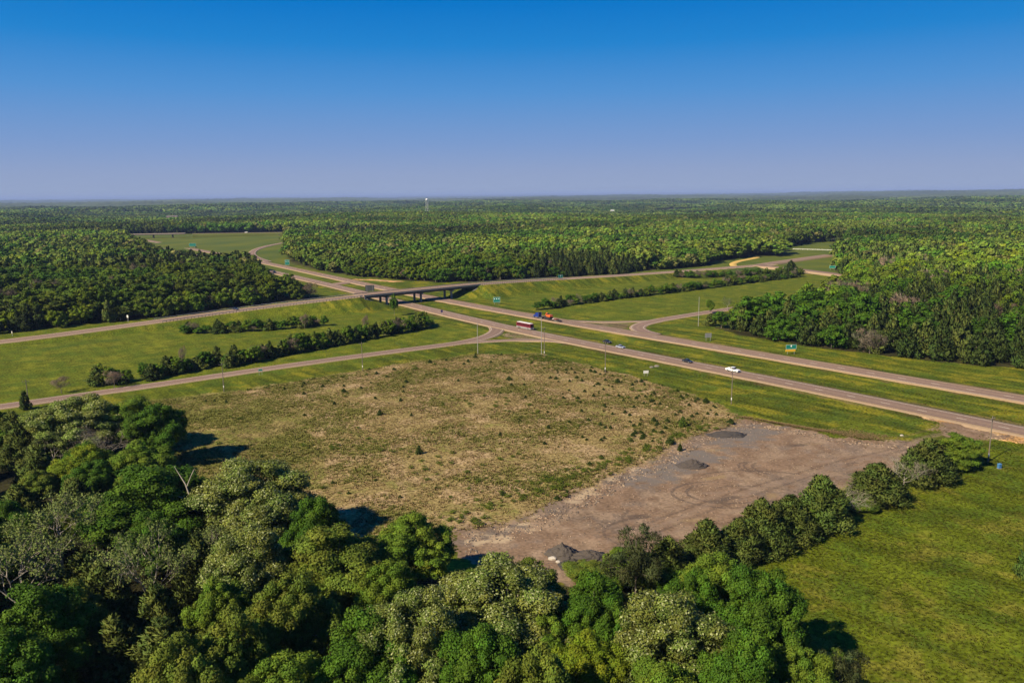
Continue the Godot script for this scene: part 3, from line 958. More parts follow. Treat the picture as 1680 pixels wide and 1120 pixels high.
# a crown of lumps for a broadleaf tree of height 15 and crown radius 7
func broad_lumps(g: RandomNumberGenerator, count: int, leaves: int, low := -0.8, green := Color(0.088, 0.108, 0.018), small := 0.85, large := 1.75) -> Array:
	# the crown is built of a few great boughs, each a dome of its own
	var boughs := []
	var spin := g.randf() * TAU
	var n := g.randi_range(5, 7)
	boughs.append([Vector3(g.randf_range(-1, 1), 10.6, g.randf_range(-1, 1)), g.randf_range(3.2, 4.2)])
	for k in n:
		var a := spin + TAU * k / n + g.randf_range(-0.4, 0.4)
		var away := g.randf_range(2.4, 4.2)
		boughs.append([Vector3(cos(a) * away, g.randf_range(5.6, 10.2), sin(a) * away), g.randf_range(2.3, 3.6)])
	var out := []
	for i in count:
		var mine: Array = boughs[i % boughs.size()]
		var y := g.randf_range(low, 1.0)
		var r := sqrt(maxf(0.0, 1.0 - y * y))
		var a := i * 2.39996 + g.randf_range(-0.5, 0.5)
		var d := Vector3(cos(a) * r, y, sin(a) * r)
		var c: Vector3 = mine[0] + d * mine[1] * Vector3(1.0, 0.92, 1.0) * g.randf_range(0.72, 1.08)
		var buried := false
		for o in boughs:
			if o != mine and c.distance_to(o[0]) < o[1] * 0.72:
				buried = true
		if buried and g.randf() < 0.85:
			continue
		var s := g.randf_range(small, large)
		var w := g.randf_range(0.74, 1.26)
		var tint := Color(green.r * w * g.randf_range(0.86, 1.18), green.g * w, green.b * w)
		out.append([c, Vector3(s, s * g.randf_range(0.65, 1.0), s), int(leaves * s * s / 3.2), tint])
	for o in boughs:                                # some within, so that gaps do not show through everywhere
		out.append([o[0] * Vector3(0.85, 0.95, 0.85), Vector3(o[1], o[1], o[1]) * 0.72, int(leaves * 0.8), green])
	out.append([Vector3(0, 5.5, 0), Vector3(2.4, 2.6, 2.4), leaves, green])
	return out


func cedar_lumps(g: RandomNumberGenerator, count: int, leaves: int, green := Color(0.090, 0.120, 0.028)) -> Array:
	var out := one_cedar(g, count, leaves, green)
	for k in 2:                                       # lower leaders at the side make the outline uneven
		var off := Vector3(g.randfn(), 0, g.randfn()).normalized() * g.randf_range(1.2, 2.2)
		var size := g.randf_range(0.45, 0.8)
		for l in one_cedar(g, int(count * 0.4), leaves, green):
			out.append([l[0] * size + off, l[1] * (0.35 + 0.65 * size), int(l[2] * 0.6), l[3]])
	return out


func one_cedar(g: RandomNumberGenerator, count: int, leaves: int, green: Color) -> Array:
	var out := []
	for i in count:
		var t := (i + 0.5) / count
		var a := i * 2.39996 + g.randf_range(-0.4, 0.4)
		var y := lerpf(0.9, 9.4, t)
		var r := 3.5 * pow(1.0 - t, 0.62) * g.randf_range(0.40, 1.08)
		var s := lerpf(1.45, 0.55, t) * g.randf_range(0.8, 1.25)
		var w := g.randf_range(0.75, 1.25)
		var tint := Color(green.r * w * g.randf_range(0.84, 1.12), green.g * w, green.b * w)
		out.append([Vector3(cos(a) * r, y, sin(a) * r), Vector3(s, s * 1.05, s), int(leaves * s * s), tint])
	out.append([Vector3(0, 4.2, 0), Vector3(1.6, 3.6, 1.6), leaves, green])
	return out


func limb(st: SurfaceTool, a: Vector3, b: Vector3, ra: float, rb: float, sides: int) -> void:
	var up := (b - a).normalized()
	var x := up.cross(Vector3(0.3, 0.2, 0.93)).normalized()
	var z := x.cross(up)
	for i in sides:
		var p := TAU * i / sides
		var q := TAU * (i + 1) / sides
		var u := x * cos(p) + z * sin(p)
		var w := x * cos(q) + z * sin(q)
		for e in [a + u * ra, b + u * rb, b + w * rb, a + u * ra, b + w * rb, a + w * ra]:
			st.add_vertex(e)


func grow(st: SurfaceTool, at: Vector3, way: Vector3, length: float, radius: float, depth: int, g: RandomNumberGenerator, tips: Array) -> void:
	var mid := at + way * length * 0.55 + Vector3(g.randfn(), g.randfn(), g.randfn()) * length * 0.06
	var end := mid + (way + Vector3(g.randfn(), g.randfn(), g.randfn()) * 0.22).normalized() * length * 0.5
	limb(st, at, mid, radius, radius * 0.8, 4 if radius > 0.09 else 3)
	limb(st, mid, end, radius * 0.8, radius * 0.6, 4 if radius > 0.09 else 3)
	if depth == 0:
		tips.append(end)
		return
	for k in 3:
		var d := (way + Vector3(g.randfn(), g.randfn() * 0.7 + 0.18, g.randfn()) * 0.62).normalized()
		grow(st, end if k > 0 else mid, d, length * g.randf_range(0.58, 0.82), radius * 0.58, depth - 1, g, tips)


func trunk_mesh(height: float, radius: float, lumps: Array, g: RandomNumberGenerator, limbs: int) -> Mesh:
	var st := tool()
	var top := Vector3(g.randf_range(-0.4, 0.4), height, g.randf_range(-0.4, 0.4))
	var bend := Vector3(g.randf_range(-0.3, 0.3), height * 0.5, g.randf_range(-0.3, 0.3))
	limb(st, Vector3(0, -0.6, 0), bend, radius, radius * 0.7, 7)
	limb(st, bend, top, radius * 0.7, radius * 0.35, 6)
	for i in mini(limbs, lumps.size()):
		var c: Vector3 = lumps[i * lumps.size() / maxi(limbs, 1)][0]
		var from := bend.lerp(top, g.randf_range(0.0, 0.9))
		from.y = minf(from.y, c.y - 0.5)
		limb(st, from, c, radius * 0.34, 0.05, 4)
	st.generate_normals()
	return st.commit()


func tree_kinds() -> void:
	var g := RandomNumberGenerator.new()
	g.seed = 100
	for kind in ["broad", "flower", "fine", "coarse", "cedar", "cedar_fine", "cedar_coarse", "pine", "sparse", "bare", "bare_coarse", "far", "clump"]:
		crowns[kind] = []
	for v in 4:                                        # close up: leaf sprays of about a third of a metre
		var lumps := broad_lumps(g, 230, 1500, -0.8, Color(0.112, 0.160, 0.024), 0.6, 1.5)
		crowns.broad.append([leaf_mesh(lumps, 0.29, 0.19, g), trunk_mesh(8.5, 0.30, lumps, g, 9)])
	for v in 3:
		var lumps := broad_lumps(g, 240, 2100, -0.8, Color(0.118, 0.158, 0.032), 0.6, 1.5)
		crowns.flower.append([leaf_mesh(lumps, 0.235, 0.155, g, 0.0, 0.15, Color(0.30, 0.34, 0.165)), trunk_mesh(8.5, 0.34, lumps, g, 26)])
	for v in 5:                                        # 300 m away and more
		var lumps := broad_lumps(g, 74, 150, -0.8, Color(0.104, 0.158, 0.018))
		crowns.fine.append([leaf_mesh(lumps, 0.85, 0.56, g, 0.0, 0.0, Color.WHITE, 0.75), trunk_mesh(8.0, 0.26, lumps, g, 4)])
	for v in 4:                                        # a kilometre away
		var lumps := broad_lumps(g, 34, 26, -0.5, Color(0.116, 0.172, 0.030), 1.3, 2.5)
		crowns.far.append([leaf_mesh(lumps, 1.9, 1.3, g, 0.0, 0.0, Color.WHITE, 0.8), null])
	for v in 3:
		var lumps := cedar_lumps(g, 58, 210)
		crowns.cedar.append([leaf_mesh(lumps, 0.55, 0.17, g, 0.55), trunk_mesh(7.5, 0.20, lumps, g, 4)])
	for v in 3:
		var lumps := cedar_lumps(g, 26, 60)
		crowns.cedar_fine.append([leaf_mesh(lumps, 0.95, 0.42, g, 0.5), trunk_mesh(7.0, 0.18, lumps, g, 2)])
	for v in 2:
		var lumps := cedar_lumps(g, 14, 22)
		crowns.cedar_coarse.append([leaf_mesh(lumps, 1.9, 1.1, g, 0.4), null])
	for v in 2:
		var lumps := broad_lumps(g, 56, 420, -0.75, Color(0.066, 0.080, 0.026))
		crowns.pine.append([leaf_mesh(lumps, 0.62, 0.14, g, 0.35), trunk_mesh(12.0, 0.24, lumps, g, 14)])
	for v in 2:                                        # thin crowns with the limbs showing
		var st := tool()
		var tips := []
		limb(st, Vector3(0, -0.6, 0), Vector3(0.1, 4.5, 0), 0.26, 0.2, 6)
		for k in 4:
			grow(st, Vector3(0.1, 3.6 + 0.4 * k, 0), Vector3(cos(k * 1.7 + v) * 0.62, 0.85, sin(k * 1.7 + v) * 0.62).normalized(), 4.2, 0.13, 4, g, tips)
		st.generate_normals()
		var lumps := []
		for t in tips:
			lumps.append([t, Vector3(0.9, 0.7, 0.9), 15, Color(0.118, 0.155, 0.042)])
		crowns.sparse.append([leaf_mesh(lumps, 0.34, 0.24, g), st.commit()])
	for v in 2:                                        # no leaves yet
		var st := tool()
		var tips := []
		limb(st, Vector3(0, -0.6, 0), Vector3(0.1, 3.0, 0), 0.24, 0.2, 6)
		for k in 5:
			grow(st, Vector3(0.1, 2.4 + 0.3 * k, 0), Vector3(cos(k * 1.3 + v) * 0.75, 0.8, sin(k * 1.3 + v) * 0.75).normalized(), 4.4, 0.12, 5, g, tips)
		st.generate_normals()
		var lumps := []
		for i in tips.size():
			if i % 3 == 0:
				lumps.append([tips[i], Vector3(0.7, 0.6, 0.7), 3, Color(0.20, 0.165, 0.11)])
		crowns.bare.append([leaf_mesh(lumps, 0.36, 0.10, g), st.commit()])
	for v in 2:                                        # the same seen from afar: a haze of twigs
		var lumps := broad_lumps(g, 24, 90, -0.3, Color(0.165, 0.138, 0.10), 1.2, 2.3)
		crowns.bare_coarse.append([leaf_mesh(lumps, 1.5, 0.09, g, 0.5), trunk_mesh(8.0, 0.24, lumps, g, 6)])
	for v in 3:                                        # several crowns together, two kilometres away and more
		var lumps := []
		for i in 9:
			var s := g.randf_range(2.4, 4.2)
			lumps.append([Vector3(g.randf_range(-7, 7), g.randf_range(7.5, 12.5), g.randf_range(-7, 7)), Vector3(s, s * 0.8, s), 9, Color(0.116, 0.168, 0.036) * g.randf_range(0.75, 1.25)])
		crowns.clump.append([leaf_mesh(lumps, 4.4, 3.4, g, 0.0, 0.0, Color.WHITE, 0.85), null])


func bark(kind: String) -> Material:
	return paint("pale_bark", Color(0.30, 0.27, 0.22), 0.95) if kind in ["flower", "sparse", "bare"] else paint("bark", Color(0.15, 0.125, 0.10), 0.95)


const TINTS := {
	"pale": Color(1.12, 1.08, 0.96), "mid": Color(0.84, 0.96, 0.60), "deep": Color(0.46, 0.70, 0.36), "yellow": Color(1.0, 0.96, 0.36), "flower": Color(0.94, 0.92, 0.86), "olive": Color(0.88, 0.84, 0.70), "cedar": Color(0.88, 0.88, 0.78), "pine": Color(0.80, 0.84, 0.9),
	"sparse": Color(0.98, 0.98, 0.98), "bare": Color(1, 1, 1), "conifer": Color(0.78, 0.98, 0.8), "mix": Color(0.90, 1.0, 0.85), "brown": Color(1.0, 0.72, 0.52), "dark": Color(0.42, 0.50, 0.40),
}

func foliage(tint: String) -> Material:
	return vertex_paint("foliage_" + tint, TINTS[tint], 0.75, 0.36)


# a tree of its own: trunk and crown, the meshes shared by its kind
func plant(shape: String, tint: String, called: String, at: Vector3, size: Vector3, turn: float, label: String, category: String, group: String, variant: int) -> Node3D:
	var kinds: Array = crowns[shape]
	var pair: Array = kinds[variant % kinds.size()]
	var t := thing(called, label, category, at, turn, group)
	t.scale = size
	var c := piece("crown", pair[0], foliage(tint), t)
	c.set_meta("kind", "stuff")
	if pair[1]:
		piece("trunk", pair[1], bark(shape), t)
	return t


func grove() -> void:
	var shapes := {"pale": "flower", "mid": "broad", "deep": "broad", "bare": "bare", "cedar": "cedar", "yellow": "broad", "flower": "flower", "sparse": "sparse", "olive": "broad", "pine": "pine", "conifer": "cedar", "mix": "cedar"}
	var names := {"cedar": "cedar_tree", "pine": "pine_tree", "conifer": "pine_tree", "bare": "bare_tree", "flower": "flowering_oak_tree", "pale": "oak_tree"}
	var i := 0
	for t in GROVE_TREES + LOT_TREES:
		var lot := i >= GROVE_TREES.size()
		var kind: String = t[4]
		var shape: String = shapes[kind]
		var high: float = t[2]
		var wide: float = t[3]
		var size := Vector3(wide / 7.0, high / 14.8, wide / 7.0)
		if shape == "cedar":
			size = Vector3(wide / 4.0, high / 10.0, wide / 4.0)
		elif shape in ["sparse", "bare"]:
			size = Vector3(wide / 7.0, high / 14.0, wide / 7.0)
		var at := Vector3(t[0], ground_y(t[0], t[1]), t[1])
		if lot and shape == "broad":
			at.y -= 0.2 * high
		plant(shape, kind, names.get(kind, "broadleaf_tree"), at, size, rng.randf() * TAU, t[5], "tree", "hedge trees between the gravel lot and the lawn" if lot else "trees of the grove in front", i + 1)
		i += 1


# the rest of the grove: lower trees standing in the gaps between those that stand out
func undergrowth() -> void:
	var g := RandomNumberGenerator.new()
	g.seed = 31
	var spots := []
	for t in GROVE_TREES:
		spots.append(Vector2(t[0], t[1]))
	var shapes := {"cedar": "cedar", "deep": "broad", "olive": "broad", "sparse": "sparse", "mid": "broad"}
	var low_trees := []
	var tries := 0
	while fillers < 44 and tries < 3000:
		tries += 1
		var p := Vector2(g.randf_range(-165, 44), g.randf_range(-228, -84))
		if absf(p.x) > 0.72 * -p.y + 6.0 or not Geometry2D.is_point_in_polygon(p, PackedVector2Array(GROVE)):
			continue
		var free := true
		for s in spots:
			if s.distance_to(p) < 6.4:
				free = false
		if not free:
			continue
		spots.append(p)
		var kind: String = ["cedar", "deep", "cedar", "olive", "deep", "sparse", "mid"][fillers % 7] if p.x < -20 else ["deep", "olive", "mid"][fillers % 3]
		var inner := Geometry2D.is_point_in_polygon(p + Vector2(3, -15), PackedVector2Array(GROVE)) and Geometry2D.is_point_in_polygon(p + Vector2(12, -6), PackedVector2Array(GROVE))
		var high := g.randf_range(9.5, 13.5) if inner else g.randf_range(4.5, 6.5)
		var wide := g.randf_range(4.6, 6.4)
		var size := Vector3(wide / 4.0, high / 10.0, wide / 4.0) if kind == "cedar" else Vector3(wide / 7.0, high / 14.8, wide / 7.0)
		var word: String = {"cedar": "dark cedar", "deep": "dark green leafy tree", "olive": "olive green leafy tree", "sparse": "thin leafed grey green tree", "mid": "mid green leafy tree"}[kind]
		var o := plant(shapes[kind], kind, "understorey_tree", Vector3(p.x, -0.1, p.y), size, g.randf() * TAU, "low tree in the grove", "tree", "low trees in the gaps of the grove", fillers)
		fillers += 1
		low_trees.append([o, word])
	low_trees.sort_custom(func(p, q): return p[0].position.x / -p[0].position.z < q[0].position.x / -q[0].position.z)
	for k in low_trees.size():
		low_trees[k][0].set_meta("label", "low " + low_trees[k][1] + " between taller grove trees, " + ordinal(k + 1) + "such filler from the left")


var fillers := 0

func ordinal(n: int) -> String:
	return "%d%s " % [n, "th" if n % 100 in [11, 12, 13] else ["th", "st", "nd", "rd", "th", "th", "th", "th", "th", "th"][n % 10]]


func dead_tree() -> void:
	var g := RandomNumberGenerator.new()
	g.seed = 8
	var t := thing("dead_tree", "bleached dead trunk leaning out between the deep green tree and the big oak", "dead tree", Vector3(-60.5, 0, -146.5), 0.0)
	var st := tool()
	limb(st, Vector3(0, -0.5, 0), Vector3(-1.2, 7.0, -1.0), 0.30, 0.24, 7)
	limb(st, Vector3(-1.2, 7.0, -1.0), Vector3(-4.2, 14.5, -3.0), 0.24, 0.13, 6)
	limb(st, Vector3(-4.2, 14.5, -3.0), Vector3(-6.6, 18.0, -4.0), 0.13, 0.04, 5)
	st.generate_normals()
	var pale := paint("bleached_wood", Color(0.28, 0.25, 0.21), 0.9)
	piece("trunk", st.commit(), pale, t)
	for b in [[Vector3(-2.0, 9.0, -1.5), Vector3(1.2, 12.0, -0.5)], [Vector3(-3.0, 11.5, -2.2), Vector3(-6.4, 13.2, -1.2)], [Vector3(-4.0, 14.0, -2.9), Vector3(-2.6, 17.4, -3.6)], [Vector3(-1.2, 7.0, -1.0), Vector3(1.6, 9.6, 0.6)]]:
		var s := tool()
		limb(s, b[0], b[1], 0.12, 0.04, 5)
		limb(s, b[0].lerp(b[1], 0.6), b[1] + Vector3(g.randf_range(-0.8, 0.8), g.randf_range(-0.4, 0.9), g.randf_range(-0.8, 0.8)), 0.06, 0.03, 4)
		s.generate_normals()
		piece("branch", s.commit(), pale, t)


func woods() -> void:
	var single := []
	var g := RandomNumberGenerator.new()
	g.seed = 55
	var near := {}                                     # shape -> list of [transform, colour]
	for s in ["fine", "cedar_fine", "bare_coarse", "far", "cedar_coarse", "clump"]:
		near[s] = []
	# every tree up to 2.2 km on a jittered grid that widens with distance, clumps of crowns beyond
	for ring in [[230.0, 760.0, 8.6], [760.0, 1250.0, 9.5], [1250.0, 2300.0, 11.0], [2300.0, 4200.0, 16.0], [4200.0, 7600.0, 25.0]]:
		var step: float = ring[2]
		var r: float = ring[0]
		while r < ring[1]:
			var half := 0.75
			var n := int(2.0 * half * r / step)
			for i in n:
				var a := -half + 2.0 * half * (i + g.randf()) / n
				var rr := r + g.randf_range(-0.5, 0.5) * step
				var x := sin(a) * rr
				var z := -cos(a) * rr
				if z > -248.0 or not is_wood(x, z):
					continue
				if r > 1300 and patches.get_noise_2d(x * 0.35 + 500, z * 0.35) > 0.36 and r < 5000:
					continue                           # clearings
				wood_tree(x, z, rr, g, near, single)
			r += step * 0.92
	single.sort_custom(func(p, q): return p[0] > q[0])
	var quota := DEEP_FOREST - GROVE_TREES.size() - LOT_TREES.size() - 12 - fillers
	var chosen := single.slice(0, quota)
	for k in range(quota, single.size()):
		near[single[k][1]].append([single[k][3], single[k][6]])
	chosen.sort_custom(func(p, q): return p[3].origin.x / -p[3].origin.z < q[3].origin.x / -q[3].origin.z)
	var counts := {}
	var wood_names := {"left": "left wood", "right": "right wood", "centre": "centre wood"}
	var adjective := {"mid": "fresh green leafy tree", "deep": "dark green leafy tree", "yellow": "yellow green leafy tree", "olive": "olive green leafy tree", "pale": "pale green leafy tree", "cedar": "dark olive cedar", "dark": "nearly black cedar", "brown": "brownish cedar", "bare": "grey bare tree"}
	for k in chosen.size():
		var s: Array = chosen[k]
		var row: String = adjective[s[2]] + (" in the front edge of the " if s[7] else " behind the front edge of the ") + wood_names[s[4]]
		counts[row] = counts.get(row, 0) + 1
		plant(s[1], s[2], "bare_tree" if s[2] == "bare" else "cedar_tree" if s[1] == "cedar_fine" else "broadleaf_tree", s[3].origin, s[3].basis.get_scale(), s[5], ordinal(counts[row]) + row + ", from left", "tree", "trees in the %s wood" % s[4], k)
	var forest := Node3D.new()
	forest.name = "forest"
	add_child(forest)
	tag(forest, "vast mixed green forest reaching from the highway to the horizon", "forest", "", "stuff")
	var called := {"fine": "leafy_crowns", "cedar_fine": "cedar_crowns", "bare_coarse": "bare_crowns", "far": "distant_leafy_crowns", "cedar_coarse": "distant_pine_crowns", "clump": "remote_crowns"}
	for s in near:
		var kinds: Array = crowns[s]
		for v in kinds.size():
			var mine := []
			for i in near[s].size():
				if i % kinds.size() == v:
					mine.append(near[s][i])
			if mine.is_empty():
				continue
			scatter(called[s], kinds[v][0], mine, vertex_paint("forest_leaves", Color(1, 1, 1), 0.75, 0.36), forest)
			if kinds[v][1] and s != "cedar_fine":
				scatter("trunks", kinds[v][1], mine, paint("wood_bark", Color(0.26, 0.225, 0.18), 0.95), forest)
	distant_canopy(forest)


func scatter(called: String, mesh: Mesh, items: Array, m: Material, parent: Node, kind := "stuff") -> MultiMeshInstance3D:
	var mm := MultiMesh.new()
	mm.transform_format = MultiMesh.TRANSFORM_3D
	mm.use_colors = true
	mm.mesh = mesh
	mm.instance_count = items.size()
	for i in items.size():
		mm.set_instance_transform(i, items[i][0])
		mm.set_instance_color(i, items[i][1])
	var o := MultiMeshInstance3D.new()
	o.name = called
	o.multimesh = mm
	o.material_override = m
	parent.add_child(o, true)
	o.set_meta("kind", kind)
	return o


func wood_tree(x: float, z: float, far: float, g: RandomNumberGenerator, near: Dictionary, single: Array) -> void:
	var stand := patches.get_noise_2d(x * 0.8 + 7000, z * 0.8)
	var species := patches.get_noise_2d(x * 2.0, z * 2.0) + g.randfn() * 0.14 + (0.14 if x < -100.0 and far < 900.0 else 0.0)
	var pines := patches.get_noise_2d(x * 1.1 + 3000, z * 1.1) + g.randfn() * 0.16
	var edge := far < 900 and not is_wood(x * (far - 16.0) / far, z * (far - 16.0) / far)
	var tint := "mid"
	var conifer := pines > (0.04 if edge else 0.27)
	var bare := not conifer and g.randf() < (0.10 if edge else 0.055)
	if conifer:
		tint = ["cedar", "dark", "dark", "cedar"][g.randi() % 4]
	elif bare:
		tint = "bare"
	elif species < -0.26:
		tint = "deep"
	elif species < 0.0:
		tint = ["mid", "deep", "olive"][g.randi() % 3]
	elif species < 0.20:
		tint = ["mid", "mid", "pale", "olive"][g.randi() % 4]
	else:
		tint = ["yellow", "olive", "mid"][g.randi() % 3]
	var high := g.randf_range(14.0, 20.0) * (0.78 if edge else 1.0)
	var wide := g.randf_range(5.4, 9.4) if not conifer else g.randf_range(3.6, 5.2)
	if edge:
		wide = minf(wide, 7.0)
	var turn := g.randf() * TAU
	var size := Vector3(wide / 6.4, high / 14.8, wide / 6.4)
	if conifer:
		size = Vector3(wide / 3.6, high / 10.0, wide / 3.6)
	if far < 1250.0 and not conifer and not edge:      # old and young trees side by side: fewer, wider crowns and some that stand out
		var old := x > 85.0 and z > -640.0
		if g.randf() < (0.30 if old else 0.2):
			return
		wide *= g.randf_range(1.0, 1.5) if old else g.randf_range(0.85, 1.4)
		high *= g.randf_range(0.86, 1.12)
		size = Vector3(wide / 6.4, high / 14.8, wide / 6.4)
	var y := ground_y(x, z) - (0.16 * high if edge and not conifer else 0.2)
	var c: Color = TINTS[tint]
	var w := g.randf_range(0.86, 1.14) * (1.0 + 0.95 * stand)
	c = Color(c.r * w, c.g * w, c.b * w)
	if far > 2300:
		size = Vector3.ONE * g.randf_range(0.8, 1.35) * (1.0 if far < 4200 else 1.6)
		size.y *= 0.75 if far < 4200 else 0.62
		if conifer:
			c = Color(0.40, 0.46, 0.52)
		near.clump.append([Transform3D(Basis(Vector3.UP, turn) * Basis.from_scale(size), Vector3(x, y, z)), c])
	elif far > 760:
		if bare:
			c = Color(1.25, 0.92, 1.6)
		near["cedar_coarse" if conifer else "far"].append([Transform3D(Basis(Vector3.UP, turn) * Basis.from_scale(size * 1.06), Vector3(x, y, z)), c])
	else:
		var side := "left" if x < -100 and z > -620 - (x + 100) * -1.3 else "right" if x > 90 and z > -600 else "centre"
		if x < -128 and z > -566 + (x + 128) * 1.6:
			side = "left"
		var score := high / far * (1.7 if edge else 1.0)
		single.append([score, "cedar_fine" if conifer else "bare_coarse" if bare else "fine", tint, Transform3D(Basis(Vector3.UP, 0.0) * Basis.from_scale(size), Vector3(x, y, z)), side, turn, c, edge])


func distant_canopy(forest: Node) -> void:
	var g := RandomNumberGenerator.new()
	g.seed = 77
	var st := tool()
	var rows := 110
	var cols := 640
	var grid := []
	var tints := []
	for i in rows + 1:
		var row := PackedVector3Array()
		var tint := PackedColorArray()
		var r := 7200.0 * pow(27000.0 / 7200.0, float(i) / rows)
		for k in cols + 1:
			var a := lerpf(-0.78, 0.78, float(k) / cols)
			var x := sin(a) * r
			var z := -cos(a) * r
			row.append(Vector3(x, ground_y(x, z) + 12.0 + 5.0 * g.randfn(), z))
			var w := 0.75 + 0.5 * g.randf() + 0.5 * patches.get_noise_2d(x * 0.2, z * 0.2)
			tint.append(Color(0.070 * w, 0.092 * w, 0.030 * w))
		grid.append(row)
		tints.append(tint)
	for i in rows:
		for k in cols:
			for q in [[i, k], [i + 1, k], [i + 1, k + 1], [i, k], [i + 1, k + 1], [i, k + 1]]:
				st.set_color(tints[q[0]][q[1]])
				st.add_vertex(grid[q[0]][q[1]])
	st.generate_normals()
	var o := piece("horizon_canopy", st.commit(), vertex_paint("horizon_canopy", Color(1, 1, 1), 0.9), forest)
	o.set_meta("kind", "stuff")


func hedgerows() -> void:
	var g := RandomNumberGenerator.new()
	g.seed = 63
	var rows := [
		[HEDGE_A, "hedgerow left of the gap", "shrubs of the left hedgerow", 2, 4.6],
		[HEDGE_B, "long hedgerow below the bridge", "shrubs of the long left hedgerow", 3, 4.8],
		[HEDGE_C, "short hedge under the overpass road", "shrubs of the short left hedge", 2, 4.2],
		[HEDGE_D, "meadow hedgerow right of the bridge", "shrubs of the right hedgerow", 2, 4.0],
		[HEDGE_E, "hedge along the far junction", "shrubs of the far right hedge", 2, 3.8],
	]
	var words := {"cedar": "dark olive cedar ", "dark": "nearly black cedar ", "deep": "dark green leafy ", "olive": "olive green leafy ", "bare": "bare grey ", "mid": "fresh green leafy "}
	for r in rows:
		var line := curve_of(r[0], 3.6)
		for lane in int(r[3]):
			var count := 0
			for p in line:
				if g.randf() < (0.08 if lane == 0 else 0.3):
					continue
				count += 1
				var at := p + Vector3(g.randf_range(-1.3, 1.3), 0, g.randf_range(-1.3, 1.3) - lane * 3.0)
				at.y = ground_y(at.x, at.z) - 0.15
				var high: float = r[4] * g.randf_range(0.9, 1.9)
				var kind: String = ["dark", "cedar", "deep", "deep", "olive", "bare", "cedar", "mid"][g.randi() % 8]
				var wide := g.randf_range(2.3, 3.8)
				var shape := "cedar_fine" if kind in ["dark", "cedar"] else "bare_coarse" if kind == "bare" else "fine"
				var size := Vector3(wide / 3.6, high / 10.0, wide / 3.6) if shape == "cedar_fine" else Vector3(wide / 6.4, high / 14.8, wide / 6.4)
				plant(shape, kind, "hedge_shrub", at, size, g.randf() * TAU, words[kind] + "shrub, " + ordinal(count) + "from left, " + ["front", "second", "back"][lane] + " row, " + r[1], "shrub", r[2], g.randi() % 6)
	# a few that stand by themselves
	for t in [
		[117.0, -464.6, 9.5, 2.6, "fine", "mid", "slim lone tree beside the right ramp road, by the white pole"], [131.0, -479.0, 8.0, 3.0, "sparse", "sparse", "thin half bare tree where the right ramp road meets the wood"],
		[-70.0, -470.0, 13.0, 2.6, "fine", "deep", "slender leafy tree in front of the left end of the bridge"], [-76.0, -408.0, 10.0, 2.2, "bare_coarse", "bare", "thin pale bare tree standing above the long dark hedgerow"],
		[-50.0, -432.0, 8.5, 3.4, "fine", "olive", "leafy tree ending the long hedgerow near the highway"], [-136.0, -322.0, 11.0, 1.6, "bare_coarse", "bare", "tall pale bare trunk in the hedgerow left of its gap"],
		[-150.0, -292.0, 7.0, 4.0, "bare_coarse", "bare", "spreading grey bush at the left hedgerow end, above the pale oak"], [-166.0, -285.0, 6.5, 3.4, "bare_coarse", "bare", "grey bush left of the spreading one behind the pale oak"],
		[-165.5, -262.0, 7.0, 2.0, "cedar_fine", "dark", "pointed dark cedar in front of the leftmost utility pole"], [-158.0, -300.0, 8.0, 3.0, "fine", "pale", "pale leafy tree at the left end of the hedgerow"],
		[258.0, -735.0, 9.0, 5.0, "cedar_fine", "dark", "dark bushy cedar by the far right road junction"], [110.5, -414.0, 10.0, 5.0, "fine", "deep", "low dark green tree forming the left tip of the right wood"], [119.0, -408.0, 12.0, 5.4, "fine", "mid", "fresh green tree second from the left tip of the right wood"],
		[106.5, -421.0, 7.0, 3.6, "cedar_fine", "cedar", "small dark cedar outside the left tip of the right wood"], [121.0, -421.0, 13.0, 5.0, "fine", "olive", "olive green tree behind the left tip of the right wood"],
		[-112.0, -425.0, 8.5, 2.6, "bare_coarse", "bare", "thin bare tree in the short hedge below the overpass road"],
	]:
		var at := Vector3(t[0], ground_y(t[0], t[1]) - 0.1, t[1])
		var wide: float = t[3]
		var high: float = t[2]
		var size := Vector3(wide / 3.6, high / 10.0, wide / 3.6) if t[4] == "cedar_fine" else Vector3(wide / 6.4, high / 14.4, wide / 6.4)
		plant(t[4], t[5], "lone_tree", at, size, g.randf() * TAU, t[6], "tree", "trees standing by themselves", g.randi() % 5)


# ------------------------------------------------------------------ plants of the field

func tuft_mesh(g: RandomNumberGenerator, blades: int, high: float, spread: float) -> Mesh:
	var st := tool()
	for i in blades:
		var a := g.randf() * TAU
		var p := Vector3(cos(a), 0, sin(a)) * spread * g.randf()
		var lean := Vector3(g.randfn(), 0, g.randfn()) * high * 0.28
		var s := Vector3(-sin(a), 0, cos(a)) * g.randf_range(0.04, 0.09)
		var top := p + lean + Vector3(0, high * g.randf_range(0.6, 1.1), 0)
		for e in [p - s, top, p + s]:
			st.set_normal((Vector3(0, 1, 0) + lean * 0.4).normalized())
			st.set_color(Color(1, 1, 1) * g.randf_range(0.8, 1.15))
			st.add_vertex(e)
	return st.commit()


